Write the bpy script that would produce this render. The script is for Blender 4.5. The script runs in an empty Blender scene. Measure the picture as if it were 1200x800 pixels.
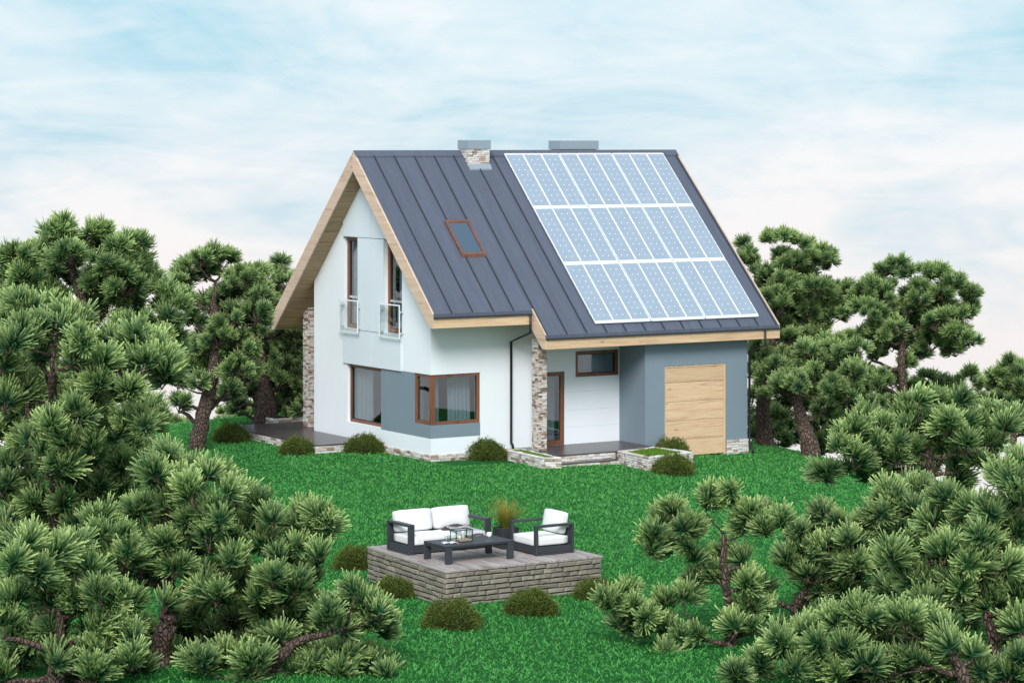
import bpy, math, random
import numpy as np
from mathutils import Vector, Matrix
random.seed(7)
rng = np.random.default_rng(11)
SC = bpy.context.scene

# ------------------------------------------------------------------ camera
YAW = 0.556365
CAM = np.array([-35.788, -61.673, 8.611])
FPX = 3113.3                       # focal length for a 1200 px wide frame
HORIZON = 164.37
cam_data = bpy.data.cameras.new('camera')
cam_data.sensor_width = 36.0
cam_data.lens = FPX / 1200 * 36.0
cam_data.shift_y = -(400 - HORIZON) / 1200
cam_data.clip_start = 1.0
cam_data.clip_end = 2000
cam = bpy.data.objects.new('camera', cam_data)
cam.location = CAM
cam.rotation_euler = (math.radians(90), 0, -YAW)
SC.collection.objects.link(cam)
SC.camera = cam

# ------------------------------------------------------------------ colour management
SC.view_settings.view_transform = 'Standard'
SC.view_settings.look = 'None'
SC.view_settings.exposure = 0.6
SC.view_settings.gamma = 1.0

# ------------------------------------------------------------------ sun and sky
SUN_EL, SUN_AZ = math.radians(37), math.radians(-128)      # azimuth of the sun, measured from +X
sd = Vector((math.cos(SUN_EL) * math.cos(SUN_AZ), math.cos(SUN_EL) * math.sin(SUN_AZ), math.sin(SUN_EL)))
sun_data = bpy.data.lights.new('sun', 'SUN')
sun_data.energy = 2.25
sun_data.angle = math.radians(24)
sun_data.color = (1.0, 0.965, 0.93)
sun = bpy.data.objects.new('sun', sun_data)
sun.rotation_euler = (-sd).to_track_quat('-Z', 'Y').to_euler()
SC.collection.objects.link(sun)


def N(nt, kind, ins=None, **props):
    n = nt.nodes.new(kind)
    for k, v in props.items():
        setattr(n, k, v)
    for k, v in (ins or {}).items():
        if hasattr(v, 'is_output') or isinstance(v, bpy.types.NodeSocket):
            nt.links.new(v, n.inputs[k])
        else:
            n.inputs[k].default_value = v
    return n


def ramp(nt, fac, stops, interp='LINEAR'):
    r = nt.nodes.new('ShaderNodeValToRGB')
    r.color_ramp.interpolation = interp
    el = r.color_ramp.elements
    while len(el) < len(stops):
        el.new(0.5)
    for e, (p, c) in zip(el, stops):
        e.position = p
        e.color = (c[0], c[1], c[2], 1) if not np.isscalar(c) else (c, c, c, 1)
    nt.links.new(fac, r.inputs[0])
    return r.outputs[0]


def mixc(nt, fac, a, b, mode='MIX'):
    m = nt.nodes.new('ShaderNodeMix')
    m.data_type = 'RGBA'
    m.blend_type = mode
    for idx, v in ((0, fac), (6, a), (7, b)):
        if isinstance(v, bpy.types.NodeSocket):
            nt.links.new(v, m.inputs[idx])
        elif np.isscalar(v):
            m.inputs[idx].default_value = v
        else:
            m.inputs[idx].default_value = (v[0], v[1], v[2], 1)
    return m.outputs[2]


def mth(nt, op, a, b=0.0, clamp=False):
    m = nt.nodes.new('ShaderNodeMath')
    m.operation = op
    m.use_clamp = clamp
    for idx, v in ((0, a), (1, b)):
        if isinstance(v, bpy.types.NodeSocket):
            nt.links.new(v, m.inputs[idx])
        else:
            m.inputs[idx].default_value = v
    return m.outputs[0]


def build_world():
    w = bpy.data.worlds.new('World')
    SC.world = w
    w.use_nodes = True
    nt = w.node_tree
    nt.nodes.clear()
    tc = N(nt, 'ShaderNodeTexCoord')
    sep = N(nt, 'ShaderNodeSeparateXYZ', {0: tc.outputs['Generated']})
    z = sep.outputs['Z']
    sky = N(nt, 'ShaderNodeTexSky', sky_type='NISHITA', sun_disc=False)
    sky.sun_elevation = SUN_EL
    sky.sun_rotation = math.pi / 2 - SUN_AZ
    sky.dust_density = 2.0
    sky.air_density = 1.0
    # clear sky radiance (strength 0.1), lifted by thin high haze towards the pale blue of the photograph
    clear = mixc(nt, 1.0, sky.outputs[0], (0.1, 0.1, 0.1), 'MULTIPLY')
    blue = mixc(nt, 0.85, clear, (0.41, 0.76, 0.93))
    # cloud coordinates: flattened towards the horizon as real layers are
    az = mth(nt, 'ABSOLUTE', z)
    zc = mth(nt, 'DIVIDE', z, mth(nt, 'ADD', az, 0.16))
    comb = N(nt, 'ShaderNodeCombineXYZ', {0: mth(nt, 'MULTIPLY', sep.outputs['X'], 9.0),
                                         1: mth(nt, 'MULTIPLY', sep.outputs['Y'], 9.0),
                                         2: mth(nt, 'MULTIPLY', zc, 4.2)})
    # shear so the streaks rise gently to the right
    mp = N(nt, 'ShaderNodeMapping', {'Vector': comb.outputs[0], 'Rotation': (0.0, 0.22, 0.0), 'Location': (1.7, 3.1, 0.35)})
    n1 = N(nt, 'ShaderNodeTexNoise', {'Vector': mp.outputs[0], 'Scale': 0.9, 'Detail': 6.0, 'Roughness': 0.58, 'Distortion': 0.5})
    mp2 = N(nt, 'ShaderNodeMapping', {'Vector': comb.outputs[0], 'Scale': (0.8, 0.8, 1.7), 'Rotation': (0.0, 0.3, 0.0), 'Location': (5.1, 0.4, 2.0)})
    n2 = N(nt, 'ShaderNodeTexNoise', {'Vector': mp2.outputs[0], 'Scale': 2.2, 'Detail': 7.0, 'Roughness': 0.62, 'Distortion': 0.8})
    cl = mth(nt, 'ADD', mth(nt, 'MULTIPLY', n1.outputs[0], 0.65), mth(nt, 'MULTIPLY', n2.outputs[0], 0.35))
    # pale mist gathers from just above the horizon downwards (the hill stands above it)
    lowmist = ramp(nt, mth(nt, 'ADD', mth(nt, 'MULTIPLY', z, 5.0), 0.5),
                   [(0.0, 1.0), (0.10, 0.80), (0.38, 0.34), (0.60, 0.0), (1.0, 0.0)])
    cl2 = mth(nt, 'ADD', cl, mth(nt, 'MULTIPLY', lowmist, 0.28))
    mask = ramp(nt, cl2, [(0.34, 0.0), (0.50, 0.62), (0.64, 1.0)])
    ccol = ramp(nt, mth(nt, 'ADD', mth(nt, 'MULTIPLY', z, 5.0), 0.5),
                [(0.0, (0.88, 0.84, 0.83)), (0.25, (0.95, 0.90, 0.885)), (0.42, (0.93, 0.925, 0.93)), (0.62, (0.86, 0.94, 0.98)), (1.0, (0.88, 0.94, 0.98))])
    ccol = mixc(nt, ramp(nt, n2.outputs[0], [(0.40, 0.0), (0.72, 0.35)]), ccol, (0.92, 0.93, 0.95))
    col = mixc(nt, mask, blue, ccol)
    bg = N(nt, 'ShaderNodeBackground', {'Color': col, 'Strength': 0.67})
    out = N(nt, 'ShaderNodeOutputWorld')
    nt.links.new(bg.outputs[0], out.inputs[0])


build_world()

# ------------------------------------------------------------------ perspective helpers (turn a measured direction and a depth into a point)
cy_, sy_ = math.cos(YAW), math.sin(YAW)
FW = np.array([sy_, cy_, 0.0])
RT = np.array([cy_, -sy_, 0.0])


def at(u, v, depth):
    return CAM + FW * depth + RT * ((u - 600) / FPX * depth) + np.array([0, 0, -(v - HORIZON) / FPX * depth])


def on_z(u, v, z=0.0):
    d = (CAM[2] - z) * FPX / (v - HORIZON)
    return at(u, v, d)


# ------------------------------------------------------------------ terrain shape
LAWN = np.array([(8.7, -13.1), (6.5, -20), (2, -31), (-10, -40), (-24, -38), (-31, -26), (-27, -13), (-17, -2), (-9.5, 4.2),
                 (-5.6, 6.6), (-3.6, 8.2), (-2.6, 12.5), (4, 15), (10.5, 12.5), (12.6, 6), (11.9, 1), (10.9, -3.6), (9.9, -8)], float)


def poly_sd(x, y, P=LAWN):
    """signed distance, positive outside"""
    x = np.asarray(x, float); y = np.asarray(y, float)
    d = np.full(x.shape, 1e9); inside = np.zeros(x.shape, bool)
    n = len(P)
    for i in range(n):
        ax, ay = P[i]; bx, by = P[(i + 1) % n]
        ex, ey = bx - ax, by - ay
        t = np.clip(((x - ax) * ex + (y - ay) * ey) / (ex * ex + ey * ey), 0, 1)
        d = np.minimum(d, np.hypot(x - ax - t * ex, y - ay - t * ey))
        c = ((ay > y) != (by > y)) & (x < (bx - ax) * (y - ay) / (by - ay + 1e-12) + ax)
        inside ^= c
    return np.where(inside, -d, d)


def ground_z(x, y):
    x = np.asarray(x, float); y = np.asarray(y, float)
    base = -0.022 * np.clip(x, 0, 14) - 0.02
    base = base + 0.02 * np.sin(x * 0.35 + 1.0) * np.cos(y * 0.3)
    d = np.maximum(poly_sd(x, y) + 0.8, 0)
    drop = np.where(d < 4, d * d / 11.0, 16 / 11.0 + (d - 4) * 0.60)
    drop = np.where(d > 70, 16 / 11.0 + 66 * 0.60 + (d - 70) * 0.25, drop)
    return base - drop


# ------------------------------------------------------------------ materials
MATS = {}


def new_mat(name):
    m = bpy.data.materials.new(name)
    m.use_nodes = True
    nt = m.node_tree
    b = nt.nodes['Principled BSDF']
    MATS[name] = m
    return m, nt, b


def bump(nt, b, height, strength=0.3, dist=0.02):
    bm_ = N(nt, 'ShaderNodeBump', {'Height': height, 'Strength': strength, 'Distance': dist})
    nt.links.new(bm_.outputs[0], b.inputs['Normal'])


def objco(nt, scale=(1, 1, 1), rot=(0, 0, 0)):
    g = N(nt, 'ShaderNodeNewGeometry')
    mp = N(nt, 'ShaderNodeMapping', {'Vector': g.outputs['Position'], 'Scale': scale, 'Rotation': rot})
    return mp.outputs[0]


def noise(nt, vec, scale, detail=4.0, rough=0.55, dist=0.0):
    return N(nt, 'ShaderNodeTexNoise', {'Vector': vec, 'Scale': scale, 'Detail': detail, 'Roughness': rough, 'Distortion': dist}).outputs[0]


def plaster(name, col, var=0.05):
    m, nt, b = new_mat(name)
    co = objco(nt)
    big = noise(nt, co, 0.7, 5, 0.6)
    fine = noise(nt, co, 60, 3, 0.7)
    streak = noise(nt, objco(nt, (3, 3, 0.35)), 1.2, 5, 0.6)
    c = mixc(nt, ramp(nt, big, [(0.3, 0.0), (0.7, 1.0)]), tuple(k * (1 - var) for k in col), col)
    c = mixc(nt, ramp(nt, streak, [(0.35, 0.35), (0.6, 0.0)]), c, tuple(k * 0.95 for k in col))
    c = mixc(nt, ramp(nt, fine, [(0.35, 0.0), (0.65, 1.0)]), mixc(nt, 0.06, c, (0.1, 0.1, 0.1)), c)
    nt.links.new(c, b.inputs['Base Color'])
    b.inputs['Roughness'].default_value = 0.9
    bump(nt, b, fine, 0.25, 0.008)
    return m


plaster('white_plaster', (0.83, 0.875, 0.925), 0.03)
plaster('facade_grey', (0.68, 0.75, 0.81), 0.03)
plaster('slate_plaster', (0.20, 0.262, 0.316), 0.06)
plaster('room_wall', (0.22, 0.205, 0.20))
plaster('chimney_cap', (0.27, 0.33, 0.385), 0.04)


def wood(name, dark, mid, light, axis, rough=0.55, gs=1.0):
    m, nt, b = new_mat(name)
    st = [5.0 * gs] * 3
    st[axis] = 0.35 * gs
    g = N(nt, 'ShaderNodeNewGeometry')
    oi = N(nt, 'ShaderNodeObjectInfo')
    off = N(nt, 'ShaderNodeVectorMath', {0: g.outputs['Position']}, operation='ADD')
    sc = N(nt, 'ShaderNodeVectorMath', {0: (7.1, 9.3, 5.7)}, operation='SCALE')
    nt.links.new(oi.outputs['Random'], sc.inputs['Scale'])
    nt.links.new(sc.outputs[0], off.inputs[1])
    mp = N(nt, 'ShaderNodeMapping', {'Vector': off.outputs[0], 'Scale': st})
    n1 = noise(nt, mp.outputs[0], 1.6, 6, 0.65, 1.2)
    n2 = noise(nt, mp.outputs[0], 6.5, 5, 0.7, 0.4)
    c = ramp(nt, n1, [(0.28, dark), (0.46, mid), (0.70, light)])
    c = mixc(nt, ramp(nt, n2, [(0.30, 0.65), (0.45, 0.0)]), c, dark)
    # small knots
    st2 = [2.6] * 3
    st2[axis] = 0.9
    vo = N(nt, 'ShaderNodeTexVoronoi', {'Vector': N(nt, 'ShaderNodeMapping', {'Vector': off.outputs[0], 'Scale': st2}).outputs[0], 'Scale': 1.5})
    c = mixc(nt, ramp(nt, vo.outputs['Distance'], [(0.04, 0.75), (0.11, 0.0)]), c, tuple(k * 0.45 for k in dark))
    c = mixc(nt, 1.0, c, ramp(nt, oi.outputs['Random'], [(0, 0.90), (1, 1.06)]), 'MULTIPLY')
    nt.links.new(c, b.inputs['Base Color'])
    b.inputs['Roughness'].default_value = rough
    bump(nt, b, n2, 0.25, 0.006)
    return m


wood('skylight_wood', (0.07, 0.028, 0.018), (0.150, 0.062, 0.042), (0.20, 0.09, 0.065), 1, 0.55)
for ax, nm in enumerate('xyz'):
    wood('light_wood_' + nm, (0.43, 0.26, 0.14), (0.64, 0.44, 0.27), (0.72, 0.53, 0.34), ax)
    wood('brown_wood_' + nm, (0.085, 0.030, 0.014), (0.19, 0.072, 0.034), (0.26, 0.105, 0.05), ax, 0.5)
wood('barge_wood', (0.42, 0.28, 0.19), (0.58, 0.42, 0.31), (0.66, 0.50, 0.38), 1)
wood('soffit_wood', (0.25, 0.155, 0.075), (0.42, 0.28, 0.15), (0.52, 0.36, 0.21), 0)
wood('deck_wood', (0.11, 0.075, 0.06), (0.32, 0.275, 0.26), (0.50, 0.46, 0.46), 1, 0.75, 1.5)


def simple(name, col, rough=0.6, metal=0.0, nscale=0, nstr=0.1, spec=0.5):
    m, nt, b = new_mat(name)
    b.inputs['Base Color'].default_value = (*col, 1)
    b.inputs['Roughness'].default_value = rough
    b.inputs['Metallic'].default_value = metal
    b.inputs['Specular IOR Level'].default_value = spec
    if nscale:
        co = objco(nt)
        nn = noise(nt, co, nscale, 4, 0.6)
        c = mixc(nt, ramp(nt, nn, [(0.3, 0.0), (0.7, 1.0)]), tuple(k * (1 - nstr * 2) for k in col), tuple(min(1, k * (1 + nstr)) for k in col))
        nt.links.new(c, b.inputs['Base Color'])
        bump(nt, b, nn, 0.15, 0.01)
    return m


# standing-seam metal: faint weather streaks down the slope and soft dents
m, nt, b = new_mat('roof_metal')
co = objco(nt)
st = noise(nt, objco(nt, (6, 0.5, 0.5)), 1.5, 5, 0.6)
fine = noise(nt, co, 45, 2, 0.6)
oi = N(nt, 'ShaderNodeObjectInfo')
c = mixc(nt, ramp(nt, st, [(0.3, 0.0), (0.7, 1.0)]), (0.068, 0.080, 0.118), (0.088, 0.102, 0.145))
c = mixc(nt, 1.0, c, ramp(nt, oi.outputs['Random'], [(0, 0.95), (1, 1.05)]), 'MULTIPLY')
c = mixc(nt, ramp(nt, fine, [(0.4, 0.0), (0.6, 0.12)]), c, (0.2, 0.22, 0.26))
nt.links.new(c, b.inputs['Base Color'])
b.inputs['Roughness'].default_value = 0.62
b.inputs['Specular IOR Level'].default_value = 0.35
bump(nt, b, noise(nt, co, 2.0, 3, 0.5), 0.12, 0.05)

simple('roof_trim', (0.030, 0.034, 0.044), 0.6, 0, 8, 0.1)
simple('seam_metal', (0.030, 0.036, 0.052), 0.6)
simple('gutter_metal', (0.018, 0.020, 0.024), 0.5)
simple('mortar', (0.12, 0.10, 0.085), 0.95, 0, 20, 0.2)
simple('brick_mortar', (0.055, 0.042, 0.032), 0.95, 0, 20, 0.2)
simple('charcoal_metal', (0.036, 0.042, 0.052), 0.55, 0, 14, 0.06)
simple('white_frame', (0.80, 0.83, 0.85), 0.45)
simple('silver_metal', (0.62, 0.66, 0.72), 0.35, 0.6)
simple('panel_rail', (0.28, 0.38, 0.55), 0.4, 0.2)
simple('white_ceramic', (0.85, 0.85, 0.84), 0.2)
simple('wax', (0.88, 0.85, 0.80), 0.5)
simple('pebbles', (0.55, 0.36, 0.27), 0.8, 0, 60, 0.3)
simple('lantern_metal', (0.05, 0.065, 0.05), 0.4, 0.5)
simple('cushion_fabric', (0.78, 0.785, 0.79), 0.95, 0, 120, 0.02)
simple('dark_fabric', (0.065, 0.052, 0.050), 0.95, 0, 80, 0.15)
simple('curtain_fabric', (0.80, 0.82, 0.85), 0.9, 0, 40, 0.04)
simple('soil', (0.05, 0.035, 0.022), 0.95, 0, 30, 0.2)
simple('paper', (0.74, 0.76, 0.78), 0.6, 0, 35, 0.25)
simple('anthracite_pot', (0.028, 0.032, 0.036), 0.6, 0, 12, 0.12)

# throw with woven stripes
m, nt, b = new_mat('striped_fabric')
uv = N(nt, 'ShaderNodeUVMap')
sp = N(nt, 'ShaderNodeSeparateXYZ', {0: uv.outputs[0]})
wv = mth(nt, 'FRACT', mth(nt, 'MULTIPLY', sp.outputs[0], 5.0))
c = ramp(nt, wv, [(0.0, (0.36, 0.36, 0.42)), (0.45, (0.36, 0.36, 0.42)), (0.5, (0.10, 0.09, 0.10)), (0.72, (0.10, 0.09, 0.10)), (0.76, (0.52, 0.52, 0.56))], 'CONSTANT')
nt.links.new(c, b.inputs['Base Color'])
b.inputs['Roughness'].default_value = 0.95

# dark polished terrace tiles
m, nt, b = new_mat('terrace_tile')
co = objco(nt)
nn = noise(nt, co, 9, 6, 0.65)
ti = noise(nt, co, 1.1, 3, 0.5)
c = ramp(nt, nn, [(0.3, (0.045, 0.033, 0.034)), (0.7, (0.090, 0.070, 0.070))])
c = mixc(nt, ramp(nt, ti, [(0.4, 0.0), (0.7, 0.4)]), c, (0.10, 0.085, 0.09))
nt.links.new(c, b.inputs['Base Color'])
b.inputs['Roughness'].default_value = 0.32
bump(nt, b, nn, 0.1, 0.01)


def stone(name, stops, rough=0.85, ns=14, bs=0.5):
    m, nt, b = new_mat(name)
    oi = N(nt, 'ShaderNodeObjectInfo')
    base = ramp(nt, oi.outputs['Random'], stops, 'CONSTANT')
    tc = N(nt, 'ShaderNodeTexCoord')
    g = N(nt, 'ShaderNodeNewGeometry')
    n1 = noise(nt, g.outputs['Position'], ns, 6, 0.7, 0.6)
    n2 = noise(nt, g.outputs['Position'], ns * 4.5, 4, 0.7)
    c = mixc(nt, 1.0, base, ramp(nt, n1, [(0.25, 0.62), (0.5, 1.0), (0.75, 1.18)]), 'MULTIPLY')
    c = mixc(nt, ramp(nt, n2, [(0.30, 0.55), (0.45, 0.0)]), c, (0.10, 0.075, 0.06))
    nt.links.new(c, b.inputs['Base Color'])
    b.inputs['Roughness'].default_value = rough
    bump(nt, b, n1, bs, 0.03)
    return m


stone('ledge_stone', [(0.0, (0.62, 0.60, 0.58)), (0.16, (0.50, 0.42, 0.36)), (0.30, (0.70, 0.68, 0.66)), (0.44, (0.34, 0.22, 0.17)),
                      (0.54, (0.55, 0.50, 0.47)), (0.68, (0.42, 0.30, 0.24)), (0.78, (0.66, 0.60, 0.54)), (0.90, (0.20, 0.15, 0.13))])
stone('bright_ledge_stone', [(0.0, (0.74, 0.73, 0.72)), (0.2, (0.60, 0.52, 0.46)), (0.34, (0.78, 0.77, 0.76)), (0.52, (0.46, 0.34, 0.28)),
                             (0.62, (0.66, 0.63, 0.60)), (0.80, (0.70, 0.66, 0.62)), (0.92, (0.34, 0.25, 0.21))])
stone('wall_brick', [(0.0, (0.250, 0.222, 0.182)), (0.2, (0.290, 0.262, 0.215)), (0.4, (0.225, 0.203, 0.170)), (0.6, (0.315, 0.288, 0.240)),
                     (0.8, (0.25, 0.235, 0.205)), (0.95, (0.27, 0.23, 0.18))], 0.9, 9, 0.9)

# window glass
m, nt, b = new_mat('window_glass')
out = nt.nodes['Material Output']
nt.nodes.remove(b)
lw = N(nt, 'ShaderNodeLayerWeight', {'Blend': 0.5})
fr = mth(nt, 'ADD', mth(nt, 'MULTIPLY', mth(nt, 'POWER', lw.outputs['Facing'], 5.0), 0.9), 0.05)
tr = N(nt, 'ShaderNodeBsdfTransparent', {'Color': (0.62, 0.68, 0.70, 1)})
gl = N(nt, 'ShaderNodeBsdfGlossy', {'Color': (0.92, 0.97, 1, 1), 'Roughness': 0.01})
mx = N(nt, 'ShaderNodeMixShader', {0: mth(nt, 'ADD', mth(nt, 'MULTIPLY', fr, 1.2), 0.04), 1: tr.outputs[0], 2: gl.outputs[0]})
nt.links.new(mx.outputs[0], out.inputs[0])
m, nt, b = new_mat('clear_glass')
out = nt.nodes['Material Output']
nt.nodes.remove(b)
lw = N(nt, 'ShaderNodeLayerWeight', {'Blend': 0.5})
fr = mth(nt, 'ADD', mth(nt, 'MULTIPLY', mth(nt, 'POWER', lw.outputs['Facing'], 5.0), 0.9), 0.05)
tr = N(nt, 'ShaderNodeBsdfTransparent', {'Color': (0.95, 0.975, 0.975, 1)})
gl = N(nt, 'ShaderNodeBsdfGlossy', {'Roughness': 0.01})
mx = N(nt, 'ShaderNodeMixShader', {0: fr, 1: tr.outputs[0], 2: gl.outputs[0]})
nt.links.new(mx.outputs[0], out.inputs[0])

# photovoltaic glass: three cells across, ten down, white gaps at the clipped cell corners
m, nt, b = new_mat('solar_glass')
uv = N(nt, 'ShaderNodeUVMap')
sp = N(nt, 'ShaderNodeSeparateXYZ', {0: uv.outputs[0]})
fu = mth(nt, 'FRACT', mth(nt, 'ADD', mth(nt, 'MULTIPLY', sp.outputs[0], 3.0), 0.5))
fv = mth(nt, 'FRACT', mth(nt, 'ADD', mth(nt, 'MULTIPLY', sp.outputs[1], 10.0), 0.5))
au = mth(nt, 'ABSOLUTE', mth(nt, 'SUBTRACT', fu, 0.5))
av = mth(nt, 'ABSOLUTE', mth(nt, 'SUBTRACT', fv, 0.5))
diamond = mth(nt, 'LESS_THAN', mth(nt, 'ADD', au, av), 0.095)
gapl = mth(nt, 'LESS_THAN', mth(nt, 'MINIMUM', au, av), 0.012)
cell = ramp(nt, noise(nt, objco(nt), 5, 4, 0.6), [(0.3, (0.255, 0.315, 0.395)), (0.7, (0.29, 0.350, 0.430))])
c = mixc(nt, mth(nt, 'MULTIPLY', gapl, 0.3), cell, (0.20, 0.29, 0.43))
c = mixc(nt, diamond, c, (0.85, 0.90, 0.95))
nt.links.new(c, b.inputs['Base Color'])
b.inputs['Roughness'].default_value = 0.22
b.inputs['Specular IOR Level'].default_value = 0.6

# lawn soil sheet
m, nt, b = new_mat('lawn_ground')
co = objco(nt)
n1 = noise(nt, co, 0.5, 4, 0.6)
n2 = noise(nt, co, 12, 5, 0.7)
n3 = noise(nt, co, 40, 3, 0.7)
c = ramp(nt, n2, [(0.32, (0.006, 0.040, 0.009)), (0.52, (0.015, 0.11, 0.022)), (0.70, (0.035, 0.20, 0.04))])
c = mixc(nt, ramp(nt, n3, [(0.35, 0.5), (0.5, 0.0)]), c, (0.006, 0.045, 0.010))
nt.links.new(c, b.inputs['Base Color'])
b.inputs['Roughness'].default_value = 0.95
b.inputs['Specular IOR Level'].default_value = 0.1
bump(nt, b, n2, 0.6, 0.05)


def leafy(name, low, high, tipc, tip_at=0.6, transl=0.25, rough=0.6, spec=0.3):
    """UV.x = random tint per leaf or cluster, UV.y = position along the leaf"""
    m, nt, b = new_mat(name)
    uv = N(nt, 'ShaderNodeUVMap')
    sp = N(nt, 'ShaderNodeSeparateXYZ', {0: uv.outputs[0]})
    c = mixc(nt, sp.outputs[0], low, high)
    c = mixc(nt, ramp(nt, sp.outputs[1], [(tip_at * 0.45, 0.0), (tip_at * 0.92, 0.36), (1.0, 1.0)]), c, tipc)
    nt.links.new(c, b.inputs['Base Color'])
    b.inputs['Roughness'].default_value = rough
    b.inputs['Specular IOR Level'].default_value = spec
    out = nt.nodes['Material Output']
    tl = N(nt, 'ShaderNodeBsdfTranslucent', {'Color': c})
    mx = N(nt, 'ShaderNodeMixShader', {0: transl, 1: b.outputs[0], 2: tl.outputs[0]})
    nt.links.new(mx.outputs[0], out.inputs[0])
    return m


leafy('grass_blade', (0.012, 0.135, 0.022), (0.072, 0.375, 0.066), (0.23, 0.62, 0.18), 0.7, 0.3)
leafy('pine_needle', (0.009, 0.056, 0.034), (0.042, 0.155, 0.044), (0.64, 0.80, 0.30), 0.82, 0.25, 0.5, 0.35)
leafy('bush_leaf', (0.022, 0.044, 0.009), (0.085, 0.130, 0.022), (0.21, 0.26, 0.05), 0.7, 0.25)
leafy('golden_blade', (0.08, 0.11, 0.015), (0.22, 0.22, 0.035), (0.44, 0.34, 0.07), 0.7, 0.3)
leafy('planter_grass', (0.07, 0.17, 0.012), (0.13, 0.28, 0.025), (0.20, 0.38, 0.05), 0.8, 0.3)

m, nt, b = new_mat('pine_bark')
co = objco(nt, (1, 1, 0.45))
vo = N(nt, 'ShaderNodeTexVoronoi', {'Vector': co, 'Scale': 16.0}, feature='DISTANCE_TO_EDGE')
n1 = noise(nt, co, 9, 5, 0.7)
c = ramp(nt, n1, [(0.3, (0.085, 0.055, 0.043)), (0.55, (0.16, 0.105, 0.082)), (0.75, (0.25, 0.18, 0.145))])
c = mixc(nt, ramp(nt, vo.outputs['Distance'], [(0.02, 0.85), (0.12, 0.0)]), c, (0.022, 0.013, 0.011))
nt.links.new(c, b.inputs['Base Color'])
b.inputs['Roughness'].default_value = 0.9
bump(nt, b, ramp(nt, vo.outputs['Distance'], [(0.0, 0.0), (0.2, 1.0)]), 0.9, 0.05)
simple('bush_core', (0.014, 0.018, 0.006), 0.95)

# ------------------------------------------------------------------ mesh helpers (world coordinates in, parent-relative out)


def link(name, me, mat, parent=None, smooth=False):
    if mat is not None:
        for mm in (mat if isinstance(mat, (list, tuple)) else [mat]):
            me.materials.append(MATS[mm])
    o = bpy.data.objects.new(name, me)
    SC.collection.objects.link(o)
    if parent is not None:
        o.parent = parent
    if smooth:
        me.shade_smooth()
    return o


def wloc(p):
    v = Vector((0, 0, 0))
    while p is not None:
        v = v + p.location
        p = p.parent
    return v


def thing(name, label, cat, loc=(0, 0, 0), group=None):
    o = bpy.data.objects.new(name, None)
    o.empty_display_size = 0.3
    SC.collection.objects.link(o)
    o.location = loc
    o['label'] = label
    o['category'] = cat
    if group:
        o['group'] = group
    return o


class MB:
    def __init__(s):
        s.v, s.f, s.m = [], [], []

    def add(s, verts, faces, mi=0):
        k = len(s.v)
        s.v += [tuple(v) for v in verts]
        s.f += [tuple(i + k for i in f) for f in faces]
        s.m += [mi] * len(faces)
        return s

    def box(s, a, b, mi=0):
        x0, y0, z0 = a; x1, y1, z1 = b
        V = [(x0, y0, z0), (x1, y0, z0), (x1, y1, z0), (x0, y1, z0), (x0, y0, z1), (x1, y0, z1), (x1, y1, z1), (x0, y1, z1)]
        F = [(0, 3, 2, 1), (4, 5, 6, 7), (0, 1, 5, 4), (1, 2, 6, 5), (2, 3, 7, 6), (3, 0, 4, 7)]
        return s.add(V, F, mi)

    def prism(s, base, top, mi=0):
        """two matching loops (base counter-clockwise seen from top)"""
        n = len(base)
        V = list(base) + list(top)
        F = [tuple(reversed(range(n))), tuple(range(n, 2 * n))]
        F += [(i, (i + 1) % n, n + (i + 1) % n, n + i) for i in range(n)]
        return s.add(V, F, mi)

    def xprism(s, yz, x0, x1, mi=0):
        """polygon in the YZ plane extruded along X"""
        return s.prism([(x0, y, z) for y, z in yz], [(x1, y, z) for y, z in yz], mi)

    def tube(s, pts, rad, n=8, mi=0):
        pts = [Vector(p) for p in pts]
        if np.isscalar(rad):
            rad = [rad] * len(pts)
        V = []
        up = Vector((0.31, 0.17, 0.93))
        for i, p in enumerate(pts):
            t = (pts[min(i + 1, len(pts) - 1)] - pts[max(i - 1, 0)]).normalized()
            a = t.cross(up)
            if a.length < 1e-3:
                a = t.cross(Vector((1, 0, 0)))
            a.normalize(); bb = t.cross(a)
            for k in range(n):
                an = 2 * math.pi * k / n
                V.append(p + (a * math.cos(an) + bb * math.sin(an)) * rad[i])
        F = []
        for i in range(len(pts) - 1):
            for k in range(n):
                k2 = (k + 1) % n
                F.append((i * n + k, i * n + k2, (i + 1) * n + k2, (i + 1) * n + k))
        F.append(tuple(reversed(range(n)))); F.append(tuple((len(pts) - 1) * n + k for k in range(n)))
        return s.add(V, F, mi)

    def obj(s, name, mat, parent=None, smooth=False, bevel=0.0, seg=1):
        off = wloc(parent)
        me = bpy.data.meshes.new(name)
        me.from_pydata([(v[0] - off.x, v[1] - off.y, v[2] - off.z) for v in s.v], [], s.f)
        if bevel:
            import bmesh
            bm = bmesh.new(); bm.from_mesh(me)
            bmesh.ops.recalc_face_normals(bm, faces=bm.faces[:])
            bmesh.ops.bevel(bm, geom=[e for e in bm.edges if len(e.link_faces) == 2 and e.calc_face_angle(0) > 0.5], offset=bevel, segments=seg, affect='EDGES', clamp_overlap=True)
            bm.to_mesh(me); bm.free()
        else:
            import bmesh
            bm = bmesh.new(); bm.from_mesh(me)
            bmesh.ops.recalc_face_normals(bm, faces=bm.faces[:])
            bm.to_mesh(me); bm.free()
            me.polygons.foreach_set('material_index', s.m) if len(me.polygons) == len(s.m) else None
        return link(name, me, mat, parent, smooth)


def box(name, a, b, mat, parent=None, bevel=0.0):
    a2 = tuple(min(p, q) for p, q in zip(a, b)); b2 = tuple(max(p, q) for p, q in zip(a, b))
    return MB().box(a2, b2).obj(name, mat, parent, bevel=bevel)


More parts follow.
